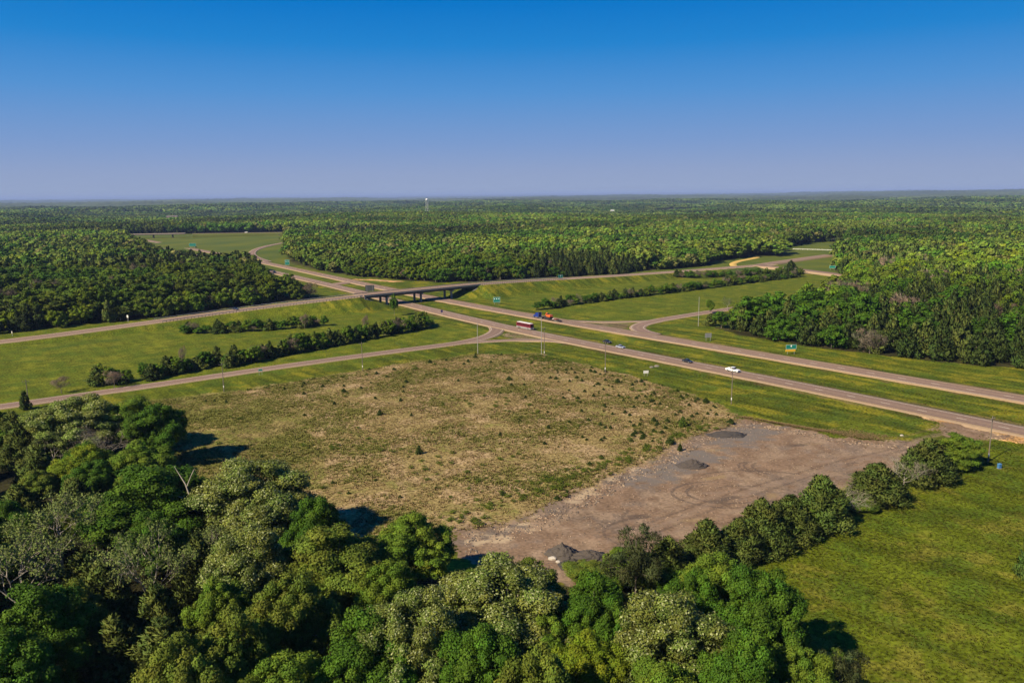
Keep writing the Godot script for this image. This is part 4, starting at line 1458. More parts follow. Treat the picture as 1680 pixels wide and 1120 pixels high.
func field_plants() -> void:
	var g := RandomNumberGenerator.new()
	g.seed = 91
	var field := PackedVector2Array(FIELD)
	var lawn := PackedVector2Array(HIGH_LAWN)
	var wood := PackedVector2Array(GROVE)
	var straw := []
	var green := []
	var blades := vertex_paint("grass_blades", Color(1, 1, 1), 0.9, 0.15)
	for i in 150000:
		var x := g.randf_range(-150, 80)
		var z := g.randf_range(-355, -145)
		var p := Vector2(x, z)
		if not Geometry2D.is_point_in_polygon(p, field) or Geometry2D.is_point_in_polygon(p, wood) or Geometry2D.is_point_in_polygon(p, lot_area):
			continue
		var n := patches.get_noise_2d(x * 14.0, z * 14.0) + 0.5 * patches.get_noise_2d(x * 60.0, z * 60.0)
		var leafy := n + g.randfn() * 0.22 > 0.12 - 0.42 * smoothstep(-30.0, -80.0, x) - 0.3 * smoothstep(-322.0, -345.0, z)
		if n < -0.32 and g.randf() < 0.5:
			continue
		var s := g.randf_range(0.55, 1.25) * (1.0 + 0.5 * clampf(n, -0.5, 0.6))
		var t := Transform3D(Basis(Vector3.UP, g.randf() * TAU) * Basis.from_scale(Vector3(s * 1.2, s, s * 1.2)), Vector3(x, ground_y(x, z) - 0.03, z))
		var w := g.randf_range(0.75, 1.2)
		if leafy:
			green.append([t, Color(0.185 * w, 0.19 * w, 0.045 * w)])
		else:
			straw.append([t, Color(0.40 * w, 0.31 * w, 0.14 * w) if g.randf() < 0.7 else Color(0.33 * w, 0.225 * w, 0.125 * w)])
	# tall dry reeds along the upper rim of the lot
	for i in 3000:
		var k := g.randf()
		var p: Vector2 = Vector2(72, -243.5).lerp(Vector2(90, -229.5), k * 2.0) if k < 0.5 else Vector2(90, -229.5).lerp(Vector2(106, -219.5), k * 2.0 - 1.0) 
		p += Vector2(g.randfn(), g.randfn()) * (0.6 if k < 0.7 else 2.4) + Vector2(0.6, -0.8)
		var s := g.randf_range(0.45, 0.95)
		straw.append([Transform3D(Basis(Vector3.UP, g.randf() * TAU) * Basis.from_scale(Vector3(s, s * 1.3, s)), Vector3(p.x, ground_y(p.x, p.y) - 0.05, p.y)), Color(0.34, 0.25, 0.125) * g.randf_range(0.8, 1.2)])
	var holder := Node3D.new()
	holder.name = "field_grass"
	add_child(holder)
	tag(holder, "knee high dry straw and green weeds covering the fallow field", "grass", "", "stuff")
	scatter("dry_tufts", tuft_mesh(g, 9, 0.36, 0.4), straw, blades, holder)
	scatter("green_tufts", tuft_mesh(g, 9, 0.36, 0.45), green, blades, holder)
	# mown grass that still shows blades: the lawn and the verges
	var short := []
	for i in 120000:
		var x := g.randf_range(30, 150)
		var z := g.randf_range(-222, -85)
		if i % 3 == 0:
			x = g.randf_range(-60, 170)
			z = g.randf_range(-380, -215)
		var p := Vector2(x, z)
		var s := (x - 34.3) * 0.79 - (z + 372.0) * 0.61
		if i % 3 == 0:
			if s > -8.0 and s < 8.5 or s > 26 or Geometry2D.is_point_in_polygon(p, field) or Geometry2D.is_point_in_polygon(p, lot_area) or Geometry2D.is_point_in_polygon(p, wood):
				continue
		elif not Geometry2D.is_point_in_polygon(p, lawn):
			continue
		var h := g.randf_range(0.30, 0.6)
		var w := g.randf_range(0.75, 1.2)
		var c := Color(0.105 * w, 0.130 * w, 0.010 * w) if g.randf() < 0.75 else Color(0.165 * w, 0.150 * w, 0.035 * w)
		short.append([Transform3D(Basis(Vector3.UP, g.randf() * TAU) * Basis.from_scale(Vector3(h * 1.6, h * 0.6, h * 1.6)), Vector3(x, ground_y(x, z) - 0.02, z)), c])
	var turf := scatter("lawn_grass", tuft_mesh(g, 9, 0.5, 0.5), short, blades, self)
	tag(turf, "short green grass of the lawn and the highway verges", "grass", "", "stuff")
	# weed thickets between field and lot, and the small self-sown cedars
	var proto: Node3D = null
	var placed := 0
	var small := []
	for i in 6000:
		if placed >= 250:
			break
		var x := g.randf_range(-110, 78)
		var z := g.randf_range(-350, -165)
		var p := Vector2(x, z)
		if not Geometry2D.is_point_in_polygon(p, field) or Geometry2D.is_point_in_polygon(p, wood) or Geometry2D.is_point_in_polygon(p, lot_area):
			continue
		var likely := 0.05 + 0.75 * smoothstep(0.0, 45.0, x) * smoothstep(-190.0, -225.0, z) + 0.15 * smoothstep(-240.0, -290.0, z)
		if g.randf() > likely:
			continue
		var s := g.randf_range(0.06, 0.135)
		if g.randf() < 0.12:
			s *= 1.5
		var where := Vector3(x, ground_y(x, z) - 0.05, z)
		var o := sapling(proto, where, Vector3(s * g.randf_range(1.2, 1.8), s * g.randf_range(0.7, 1.05), s * g.randf_range(1.2, 1.8)), g, "small dark self sown cedar among the dry grass of the fallow field")
		if proto == null:
			proto = o
		small.append(o)
		placed += 1
	small.sort_custom(func(p, q): return p.position.x / -p.position.z < q.position.x / -q.position.z)
	for k in small.size():
		small[k].set_meta("label", "small dark cedar in the dry grass, " + ordinal(k + 1) + "from the left across the fallow field")
	for b in [[51.8, -234.3, 0.34, "bright", "bright green bushy sapling, the tallest in the fallow field near the lot"], [-26.0, -210.5, 0.26, "", "stout dark cedar sapling in the lower middle of the fallow field"], [46.5, -212.5, 0.22, "", "small green bush on the rim of the gravel lot"]]:
		var o := sapling(proto, Vector3(b[0], ground_y(b[0], b[1]), b[1]), Vector3(b[2], b[2], b[2]), g, b[3 + 1])
		if b[3]:
			(o.get_child(0) as MeshInstance3D).material_override = foliage("mid")
	var weeds := leaf_mesh(broad_lumps(g, 14, 24, 0.0, Color(0.085, 0.115, 0.014), 1.2, 2.3), 1.6, 0.9, g)
	var low := []
	for i in 1500:
		var k := g.randf()
		var p: Vector2
		if i < 170:                                    # along the rim of the lot
			p = Vector2(-12, -160).lerp(Vector2(62, -233), k) + Vector2(g.randfn(), g.randfn()) * 2.2 + Vector2(-2.4, -2.2)
		elif i < 390:
			p = Vector2(22, -338) + Vector2(g.randfn() * 9, g.randfn() * 3.5)
		else:
			p = Vector2(g.randf_range(-120, 70), g.randf_range(-340, -165))
			if patches.get_noise_2d(p.x * 10.0 + 70, p.y * 10.0) < 0.16:
				continue
		if not Geometry2D.is_point_in_polygon(p, field) or Geometry2D.is_point_in_polygon(p, wood) or Geometry2D.is_point_in_polygon(p, lot_area):
			continue
		var s := g.randf_range(0.05, 0.11)
		low.append([Transform3D(Basis(Vector3.UP, g.randf() * TAU) * Basis.from_scale(Vector3(s * 1.5, s * 0.8, s * 1.5)), Vector3(p.x, ground_y(p.x, p.y) - s * 4.0, p.y)), Color(0.95, 1.0, 0.9) * g.randf_range(0.7, 1.1)])
	var thicket := scatter("field_weeds", weeds, low, vertex_paint("forest_leaves", Color(1, 1, 1), 0.75, 0.36), self)
	tag(thicket, "low green weeds and brambles scattered over the fallow field", "weeds", "", "stuff")


func sapling(proto: Node3D, at: Vector3, size: Vector3, g: RandomNumberGenerator, label: String) -> Node3D:
	var o: Node3D
	if proto == null:
		o = plant("cedar_fine", "dark", "cedar_sapling", at, size, 0.0, label, "sapling", "small cedars in the fallow field", 0)
	else:
		o = proto.duplicate()
		o.name = numbered("cedar_sapling")
		add_child(o, true)
		o.set_meta("label", label)
	o.position = at
	o.rotation = Vector3(0, g.randf() * TAU, 0)
	o.scale = size
	return o


func dirt_piles() -> void:
	var g := RandomNumberGenerator.new()
	g.seed = 17
	for d in [
		[63.4, -227.0, 6.2, 3.6, 1.1, Color(0.062, 0.054, 0.050), "flat spread heap of black soil at the upper end of the gravel lot"],
		[47.1, -200.0, 4.4, 2.8, 1.7, Color(0.075, 0.062, 0.055), "dark heap of soil in the middle of the gravel lot"],
		[9.6, -148.6, 3.6, 3.0, 2.1, Color(0.085, 0.072, 0.062), "pointed grey heap of rubble at the near end of the lot"],
		[14.8, -146.6, 4.6, 3.4, 1.5, Color(0.080, 0.066, 0.055), "broad dark heap right of the pointed rubble heap"],
		[11.6, -143.4, 3.4, 2.4, 1.3, Color(0.050, 0.044, 0.040), "low black heap nearest to the flowering oaks"],
	]:
		var rings := []
		var rows := 15
		var around := 46
		var st := tool()
		st.set_smooth_group(0)
		for i in rows + 1:
			var t := float(i) / rows
			var ring := []
			for k in around:
				var a := TAU * k / around
				var rough := g.randf_range(0.94, 1.06) + 0.22 * bumps.get_noise_2d(cos(a) * 22 + d[0] * 9, sin(a) * 22 + i * 9.0)
				var h: float = d[4] * (1.0 - pow(t, 1.15)) * (1.0 + 0.45 * bumps.get_noise_2d(cos(a) * 40 * t + d[0], sin(a) * 40 * t)) - (0.35 if i == rows else 0.0)
				ring.append(Vector3(cos(a) * d[2] * t * rough, h + g.randf_range(-0.13, 0.13) * (1.0 - t * 0.7), sin(a) * d[3] * t * rough))
			rings.append(ring)
		for i in rows:
			for k in around:
				var j := (k + 1) % around
				for v in [rings[i][k], rings[i + 1][j], rings[i + 1][k], rings[i][k], rings[i][j], rings[i + 1][j]]:
					st.add_vertex(v)
		st.generate_normals()
		var o := piece("dirt_pile", st.commit(), soil(d[5]))
		o.position = Vector3(d[0], ground_y(d[0], d[1]) - 0.02, d[1])
		tag(o, d[6], "dirt pile", "soil heaps on the gravel lot")
	# loose gravel and clods lying about the lot, thicker along its rims
	var grit := []
	for i in 26000:
		if grit.size() > 7000:
			break
		var p := Vector2(g.randf_range(-14, 118), g.randf_range(-246, -132))
		if not Geometry2D.is_point_in_polygon(p, lot_area):
			continue
		var rim := not (Geometry2D.is_point_in_polygon(p + Vector2(-5, -5), lot_area) and Geometry2D.is_point_in_polygon(p + Vector2(4, -4), lot_area))
		if not rim and g.randf() < 0.6:
			continue
		var s := g.randf_range(0.05, 0.16) * (1.7 if rim else 1.0)
		var w := g.randf_range(0.5, 1.3)
		grit.append([Transform3D(Basis(Vector3.UP, g.randf() * TAU) * Basis.from_scale(Vector3(s * 1.4, s * 0.8, s)), Vector3(p.x, ground_y(p.x, p.y), p.y)), Color(0.27 * w, 0.20 * w, 0.14 * w) if g.randf() < 0.6 else Color(0.12 * w, 0.10 * w, 0.085 * w)])
	var pebble := SphereMesh.new()
	pebble.radius = 1.0
	pebble.height = 2.0
	pebble.radial_segments = 6
	pebble.rings = 3
	var gravel := scatter("gravel", pebble, grit, vertex_paint("gravel", Color(1, 1, 1), 0.95), self)
	tag(gravel, "loose stones and clods strewn over the bare lot", "gravel", "", "stuff")
	# broken stones by the rubble heap and pale scraps on the grass
	var stones := [[7.6, -146.4, 0.7, "pale broken slab of stone leaning on the pointed rubble heap"], [8.6, -145.0, 0.45, "small pale stone below the pointed rubble heap"], [113.4, -223.2, 0.45, "single white scrap lying on the verge by the driveway"], [59.7, -321.6, 0.9, "grey stone headwall of a culvert in the grass below the highway"], [57.4, -320.4, 0.8, "smaller grey stone left of the culvert headwall"]]
	for s in stones:
		var rings := []
		for k in 3:
			var ring := []
			for i in 7:
				var a := TAU * i / 7.0
				var r: float = s[2] * [1.0, 0.9, 0.45][k] * g.randf_range(0.8, 1.15)
				ring.append(Vector3(cos(a) * r * 1.3, s[2] * [-0.2, 0.35, 0.62][k] + g.randf_range(-0.05, 0.05), sin(a) * r))
			rings.append(ring)
		var o := piece("stone", loft(rings), paint("pale_stone", Color(0.42, 0.38, 0.32), 0.9) if s[2] < 0.75 else paint("grey_stone", Color(0.17, 0.155, 0.135), 0.95))
		o.position = Vector3(s[0], ground_y(s[0], s[1]) + 0.05, s[1])
		tag(o, s[3], "stone", "loose stones")


func soil(c: Color) -> StandardMaterial3D:
	var key := "soil_%d" % int(c.r * 1000)
	if not mats.has(key):
		var m := paint(key, c, 1.0)
		var n := NoiseTexture2D.new()
		n.width = 256
		n.height = 256
		n.seamless = true
		n.noise = FastNoiseLite.new()
		n.noise.frequency = 0.06
		n.noise.fractal_octaves = 5
		var r := Gradient.new()
		r.set_color(0, Color(0.55, 0.55, 0.55))
		r.set_color(1, Color(1, 1, 1))
		n.color_ramp = r
		m.albedo_color = (c * 1.4).linear_to_srgb()
		m.albedo_texture = n
		m.uv1_triplanar = true
		m.uv1_scale = Vector3(0.35, 0.35, 0.35)
	return mats[key]


# ------------------------------------------------------------------ poles and signs

func poles_and_signs() -> void:
	var wood := paint("pole_wood", Color(0.15, 0.125, 0.10), 0.9)
	var grey := paint("pole_grey", Color(0.27, 0.26, 0.24), 0.8)
	for p in [
		[124.9, -199.9, 12.4, "wood", "wooden utility pole beside the bright green tree at the lot driveway"], [73.8, -260.2, 11.8, "wood", "wooden utility pole on the verge beyond the upper lot corner"],
		[37.0, -309.4, 12.6, "wood", "wooden utility pole at the field corner below the black cars"], [14.2, -344.0, 13.2, "wood", "wooden utility pole beside the tall grey mast below the bus"],
		[13.0, -345.2, 16.8, "grey", "tall pale grey mast standing below the red bus"], [-15.4, -350.3, 14.0, "grey", "pale grey mast at the field edge below the ramp curve"],
		[-61.2, -318.2, 12.0, "wood", "wooden utility pole halfway along the left ramp road"], [-106.2, -285.0, 10.8, "wood", "wooden utility pole at the left end of the fallow field"],
		[-167.0, -266.5, 9.5, "wood", "wooden utility pole behind the pointed cedar at the left edge"], [100.0, -421.2, 15.5, "grey", "slim white mast beside the right ramp road"],
		[315.4, -742.1, 12.0, "grey", "far pale pole at the edge of the right wood"],
	]:
		var o := thing("utility_pole" if p[3] == "wood" else "mast", p[4], "utility pole" if p[3] == "wood" else "mast", Vector3(p[0], ground_y(p[0], p[1]), p[1]), 0.0, "poles along the roads")
		var st := tool()
		var m := wood if p[3] == "wood" else grey
		tube(st, Vector3(0, -0.5, 0), Vector3(0, p[2], 0), 0.17, 0.11, 10)
		piece("shaft", st.commit(), m, o)
		if p[3] == "wood":
			piece("crossarm", box_mesh(Vector3(0, p[2] - 0.7, 0.16), Vector3(2.2, 0.12, 0.1), Basis(Vector3.UP, 0.6)), m, o)
			for s in [-0.95, 0.0, 0.95]:
				var i := tool()
				tube(i, Vector3(s * cos(0.6), p[2] - 0.64, 0.16 - s * sin(0.6)), Vector3(s * cos(0.6), p[2] - 0.38, 0.16 - s * sin(0.6)), 0.05, 0.035, 6)
				piece("insulator", i.commit(), grey, o)
			var mark := tool()
			tube(mark, Vector3(0, 1.5, 0), Vector3(0, 2.3, 0), 0.172, 0.168, 10)
			piece("white_band", mark.commit(), paint("white_band", Color(0.7, 0.7, 0.68), 0.6), o)
		else:
			var cap := tool()
			tube(cap, Vector3(0, p[2], 0), Vector3(0, p[2] + 0.25, 0), 0.2, 0.12, 10)
			piece("head", cap.commit(), grey, o)
	# [x, z, ground offset, yaw, panel width, panel height, panel bottom, colour, border, shields, extra strip, label]
	var towards_right := 0.16                          # the bearing of the panels' faces, down the road
	var green := Color(0.006, 0.17, 0.13)
	for s in [
		[-9.7, -514.0, towards_right, 4.6, 3.4, 1.6, green, 3, 0.0, "green guide sign with three white shields beside the highway past the bridge", 1.0],
		[122.7, -343.4, towards_right, 5.0, 2.1, 2.3, green, 1, 0.9, "green guide sign with a yellow strip below, before the right wood", 1.0],
		[37.4, -604.0, 0.5, 4.2, 2.4, 1.6, green, 1, 0.0, "green sign on red brown posts beside the right bridge approach", 1.0],
		[-231.0, -822.0, towards_right, 4.6, 5.2, 1.6, green, 2, 0.0, "tall green guide sign with two white shields before the centre wood", 1.0],
		[-446.0, -1121.0, towards_right, 9.0, 4.2, 3.5, green, 0, 0.0, "far green sign beside the highway near the distant interchange", 1.0],
		[291.8, -722.9, -0.2, 5.4, 2.4, 2.0, green, 0, 0.0, "green sign at the far right road by the wood edge", 1.0],
		[-101.0, -311.9, 0.4, 1.7, 0.9, 1.6, green, 0, 0.0, "small green road sign on the verge of the left ramp road", 1.0],
		[94.7, -377.9, towards_right + PI, 3.4, 2.2, 1.6, Color(0.16, 0.17, 0.17), 0, 0.0, "grey back of a sign on two posts across the far carriageway", 0.0],
		[-96.0, -537.0, towards_right + PI, 6.0, 4.0, 7.0, Color(0.055, 0.06, 0.062), 0, 0.0, "big grey sign back showing above the left end of the bridge", 0.0],
		[-222.4, -456.0, -0.6, 1.6, 1.5, 2.4, Color(0.6, 0.6, 0.57), 0, 0.0, "small white sign on two posts before the left wood", 1.0],
		[52.2, -303.4, 0.2, 2.1, 1.1, 1.1, Color(0.66, 0.66, 0.62), 0, 0.0, "white board on short posts in the grass below the highway", 1.0],
		[-41.5, -467.9, towards_right, 1.2, 1.5, 2.0, Color(0.035, 0.025, 0.10), 0, 0.0, "small dark blue sign at the near carriageway left of the ramp curve", 1.0],
		[-261.1, -410.0, -0.6, 0.9, 1.1, 1.6, Color(0.5, 0.5, 0.48), 0, 0.0, "little white sign at the left picture edge beside the overpass road", 1.0],
	]:
		sign_board(s)
	var pedestal := thing("utility_pedestal", "blue utility box standing on the lawn near the driveway pole", "utility box", Vector3(124.6, ground_y(124.6, -194.6), -194.6), 0.3)
	piece("cabinet", box_mesh(Vector3(0, 0.62, 0), Vector3(0.8, 1.15, 0.6)), paint("pedestal_blue", Color(0.05, 0.16, 0.36), 0.5), pedestal)
	piece("lid", box_mesh(Vector3(0, 1.24, 0), Vector3(0.9, 0.1, 0.7)), paint("pedestal_lid", Color(0.09, 0.24, 0.46), 0.5), pedestal)
	piece("base", box_mesh(Vector3(0, 0.03, 0), Vector3(1.0, 0.14, 0.8)), paint("concrete", Color(0.24, 0.21, 0.18), 0.9), pedestal)


func sign_board(s: Array) -> void:
	var w: float = s[3]
	var h: float = s[4]
	var low: float = s[5]
	var o := thing("road_sign", s[9], "road sign", Vector3(s[0], ground_y(s[0], s[1]), s[1]), s[2], "signs along the roads")
	var c: Color = s[6]
	var post_m := paint("sign_post", Color(0.30, 0.30, 0.28), 0.6, 0.2)
	if s[9].contains("red brown"):
		post_m = paint("rusty_post", Color(0.28, 0.075, 0.04), 0.8)
	for x in [-w * 0.32, w * 0.32]:
		piece("post", box_mesh(Vector3(x, (low + h) / 2 - 0.2, -0.06), Vector3(0.14, low + h - 0.2, 0.08)), post_m, o)
	piece("panel", box_mesh(Vector3(0, low + h / 2, 0), Vector3(w, h, 0.04)), paint("panel_%d_%d" % [int(c.g * 1000), int(c.b * 1000)], c, 0.45), o)
	var white := paint("sign_white", Color(0.75, 0.78, 0.76), 0.5)
	if s[10] > 0.5 and w > 1.5 and c.g > c.r * 2.0:
		var b := tool()
		for y in [low + 0.10, low + h - 0.10]:
			box(b, Vector3(0, y, 0.026), Vector3(w - 0.2, 0.07, 0.012))
		for x in [-w / 2 + 0.10, w / 2 - 0.10]:
			box(b, Vector3(x, low + h / 2, 0.026), Vector3(0.07, h - 0.34, 0.012))
		piece("border", b.commit(), white, o)
	for k in int(s[7]):
		var x: float = (k - (s[7] - 1) / 2.0) * w / (s[7] + 0.25)
		var ring := []
		var back := []
		for q in [[-0.42, 0.45], [0.0, 0.55], [0.42, 0.45], [0.48, 0.0], [0.3, -0.38], [0.0, -0.55], [-0.3, -0.38], [-0.48, 0.0]]:
			ring.append(Vector3(x + q[0] * 0.62, low + h * 0.66 + q[1] * 0.85, 0.040))
			back.append(Vector3(x + q[0] * 0.62, low + h * 0.66 + q[1] * 0.85, 0.022))
		piece("shield", loft([back, ring]), white, o)
	if s[8] > 0.0:
		piece("yellow_strip", box_mesh(Vector3(-0.3, low - s[8] / 2 - 0.06, 0), Vector3(w * 0.95, s[8], 0.04)), paint("sign_yellow", Color(0.62, 0.36, 0.02), 0.5), o)


# ------------------------------------------------------------------ vehicles

func wheel(parent: Node, x: float, y: float, z: float, r: float, wide: float) -> void:
	var st := tool()
	tube(st, Vector3(x - wide / 2, y, z), Vector3(x + wide / 2, y, z), r, r, 16)
	var t := piece("wheel", st.commit(), paint("tyre", Color(0.02, 0.02, 0.02), 0.9), parent)
	var hub := tool()
	var out := signf(x) * (wide / 2 + 0.012)
	tube(hub, Vector3(x, y, z), Vector3(x + out, y, z), r * 0.58, r * 0.5, 12)
	piece("hub", hub.commit(), paint("hub", Color(0.45, 0.45, 0.45), 0.4, 0.5), t)


# body outline in the z-y plane, pushed out to a width that narrows upwards; the front looks along -z
func shell(outline: Array, half: float, tuck: float, base: float, top: float) -> Mesh:
	var rings := []
	for s in [-1.0, -0.86, 0.86, 1.0]:
		var ring := []
		var shrink: float = 0.0 if absf(s) < 0.9 else 0.06
		for p in outline:
			var t := clampf((p[1] - base) / (top - base), 0, 1)
			var cz: float = p[0] * (1.0 - shrink * 0.5)
			ring.append(Vector3(s * (half - tuck * t), p[1] - shrink * t * 0.5, cz))
		rings.append(ring)
	return loft(rings)


func car(label: String, at: Vector3, turn: float, c: Color, shape := "sedan") -> Node3D:
	var truck := shape == "pickup"
	var o := thing("pickup_truck" if truck else "car", label, "pickup truck" if truck else "car", at, turn, "vehicles on the highway")
	var body_m := paint("car_paint_%d" % int(c.r * 999 + c.b * 99), c, 0.28)
	body_m.clearcoat_enabled = true
	var glass := paint("car_glass", Color(0.012, 0.014, 0.016), 0.08)
	var half := 1.0 if truck else 0.91
	var wheel_r := 0.40 if truck else 0.33
	var wz := [-1.85, 1.75] if truck else [-1.4, 1.35]
	var body: MeshInstance3D
	if truck:
		body = piece("body", shell([[-2.9, 0.45], [-2.95, 0.95], [-2.75, 1.12], [-1.3, 1.22], [0.95, 1.22], [0.95, 0.45]], half, 0.06, 0.45, 1.22), body_m, o)
		var bed := tool()
		for s in [-1, 1]:
			box(bed, Vector3(s * 0.93, 0.86, 1.94), Vector3(0.12, 0.74, 1.96))
		box(bed, Vector3(0, 0.85, 2.88), Vector3(1.74, 0.70, 0.1))
		box(bed, Vector3(0, 0.62, 1.9), Vector3(1.73, 0.12, 1.84))
		piece("bed", bed.commit(), body_m, o)
		piece("cabin", shell([[-1.35, 1.21], [-0.62, 1.82], [0.62, 1.84], [0.90, 1.21]], 0.93, 0.17, 1.2, 1.84), glass, o)
		piece("roof", shell([[-0.72, 1.80], [-0.50, 1.90], [0.55, 1.91], [0.70, 1.80]], 0.79, 0.06, 1.8, 1.9), body_m, o)
		for s in [-1, 1]:
			var pil := tool()
			box(pil, Vector3(s * 0.865, 1.5, 0.05), Vector3(0.06, 0.66, 0.14))
			box(pil, Vector3(s * 0.865, 1.5, 0.72), Vector3(0.08, 0.66, 0.26))
			piece("door_pillar", pil.commit(), body_m, o)
	else:
		body = piece("body", shell([[-2.3, 0.32], [-2.38, 0.62], [-2.2, 0.78], [-1.05, 0.94], [1.6, 0.98], [2.2, 0.94], [2.32, 0.66], [2.28, 0.32]], half, 0.07, 0.32, 0.98), body_m, o)
		piece("cabin", shell([[-1.15, 0.93], [-0.30, 1.40], [0.95, 1.42], [1.80, 0.95]], 0.83, 0.18, 0.93, 1.42), glass, o)
		piece("roof", shell([[-0.40, 1.385], [-0.15, 1.445], [0.80, 1.455], [1.05, 1.395]], 0.68, 0.05, 1.38, 1.46), body_m, o)
	var nose := -2.95 if truck else -2.36
	var tail := 2.94 if truck else 2.31
	var lamp_y := 0.92 if truck else 0.66
	for s in [-1, 1]:
		piece("headlight", box_mesh(Vector3(s * half * 0.72, lamp_y, nose + 0.02), Vector3(0.36, 0.16, 0.08)), paint("headlight_glass", Color(0.7, 0.7, 0.68), 0.15), o)
		piece("tail_light", box_mesh(Vector3(s * half * 0.80, lamp_y + 0.05, tail), Vector3(0.2, 0.2, 0.06)), paint("tail_light", Color(0.3, 0.01, 0.01), 0.3), o)
		for z in wz:
			wheel(o, s * (half - 0.11), wheel_r, z, wheel_r, 0.24)
	piece("grille", box_mesh(Vector3(0, lamp_y - 0.06, nose - 0.005), Vector3(half * 0.9, 0.22, 0.05)), paint("grille", Color(0.03, 0.03, 0.03), 0.5), o)
	return o


func vehicles() -> void:
	var right_way := atan2(-0.61, -0.79)               # travelling towards the near right
	var left_way := right_way + PI
	car("white pickup truck driving on the near carriageway, rightmost vehicle", Vector3(87.6, 0.31, -308.6), right_way, Color(0.78, 0.78, 0.77), "pickup")
	car("dark blue black sedan on the near carriageway just behind the white pickup", Vector3(73.6, 0.31, -327.2), right_way, Color(0.012, 0.015, 0.024))
	car("silver blue sedan on the near carriageway between two dark cars", Vector3(50.0, 0.31, -360.4), right_way, Color(0.30, 0.33, 0.42))
	car("black sedan on the near carriageway behind the wooden utility pole", Vector3(45.4, 0.31, -373.6), right_way, Color(0.010, 0.010, 0.013))
	car("dark car driving up the left approach of the overpass", Vector3(-164.0, 4.66, -468.2), 0.98 + PI, Color(0.02, 0.022, 0.03))
	car("dark car far up the near carriageway before the left wood", Vector3(-224.0, 0.31, -752.0), right_way, Color(0.02, 0.02, 0.022))
	car("dark pickup under the far green highway sign", Vector3(-453.0, ground_y(-453, -1149) + 0.1, -1149.0), left_way, Color(0.03, 0.03, 0.035), "pickup")
	car("tiny dark car on the far interchange ramp", Vector3(-427.0, ground_y(-427, -1480) + 0.6, -1480.0), 1.2, Color(0.05, 0.02, 0.02))
	car("tiny white car on the far overpass road", Vector3(-490.0, ground_y(-490, -1486) + 6.0, -1486.0), 1.3, Color(0.75, 0.75, 0.75), "pickup")
	bus(Vector3(7.0, 0.31, -416.5), right_way)
	lorry(left_way)


func bus(at: Vector3, turn: float) -> void:
	var o := thing("coach_bus", "maroon and silver coach with a white roof passing the ramp junction", "bus", at, turn, "vehicles on the highway")
	var red := paint("bus_maroon", Color(0.13, 0.008, 0.025), 0.3)
	var silver := paint("bus_silver", Color(0.27, 0.26, 0.26), 0.4)
	var glass := paint("bus_glass", Color(0.05, 0.008, 0.014), 0.1)
	piece("lower_body", shell([[-5.9, 0.35], [-6.0, 1.25], [6.0, 1.25], [5.9, 0.35]], 1.27, 0.0, 0.3, 1.3), silver, o)
	piece("upper_body", shell([[-6.0, 1.26], [-5.75, 2.7], [-5.5, 3.25], [5.8, 3.25], [6.0, 2.9], [6.0, 1.26]], 1.27, 0.06, 1.26, 3.3), red, o)
	piece("roof", shell([[-5.4, 3.26], [-5.2, 3.42], [5.5, 3.42], [5.75, 3.26]], 1.19, 0.10, 3.26, 3.42), paint("bus_roof", Color(0.62, 0.60, 0.57), 0.5), o)
	piece("windshield", box_mesh(Vector3(0, 2.12, -5.87), Vector3(2.2, 1.35, 0.14), Basis(Vector3.RIGHT, -0.17)), paint("car_glass", Color(0.012, 0.014, 0.016), 0.08), o)
	for s in [-1, 1]:
		for k in 7:
			piece("window", box_mesh(Vector3(s * 1.262, 2.42, -4.6 + k * 1.5), Vector3(0.03, 0.92, 1.38)), glass, o)
		piece("headlight", box_mesh(Vector3(s * 0.9, 0.85, -5.96), Vector3(0.4, 0.26, 0.1)), paint("headlight_glass", Color(0.7, 0.7, 0.68), 0.15), o)
		piece("mirror", box_mesh(Vector3(s * 1.5, 2.5, -6.0), Vector3(0.22, 0.5, 0.12)), red, o)
		for z in [-3.9, 3.0, 4.2]:
			wheel(o, s * 1.14, 0.52, z, 0.52, 0.3)
	piece("bumper", box_mesh(Vector3(0, 0.5, -6.0), Vector3(2.4, 0.3, 0.14)), silver, o)


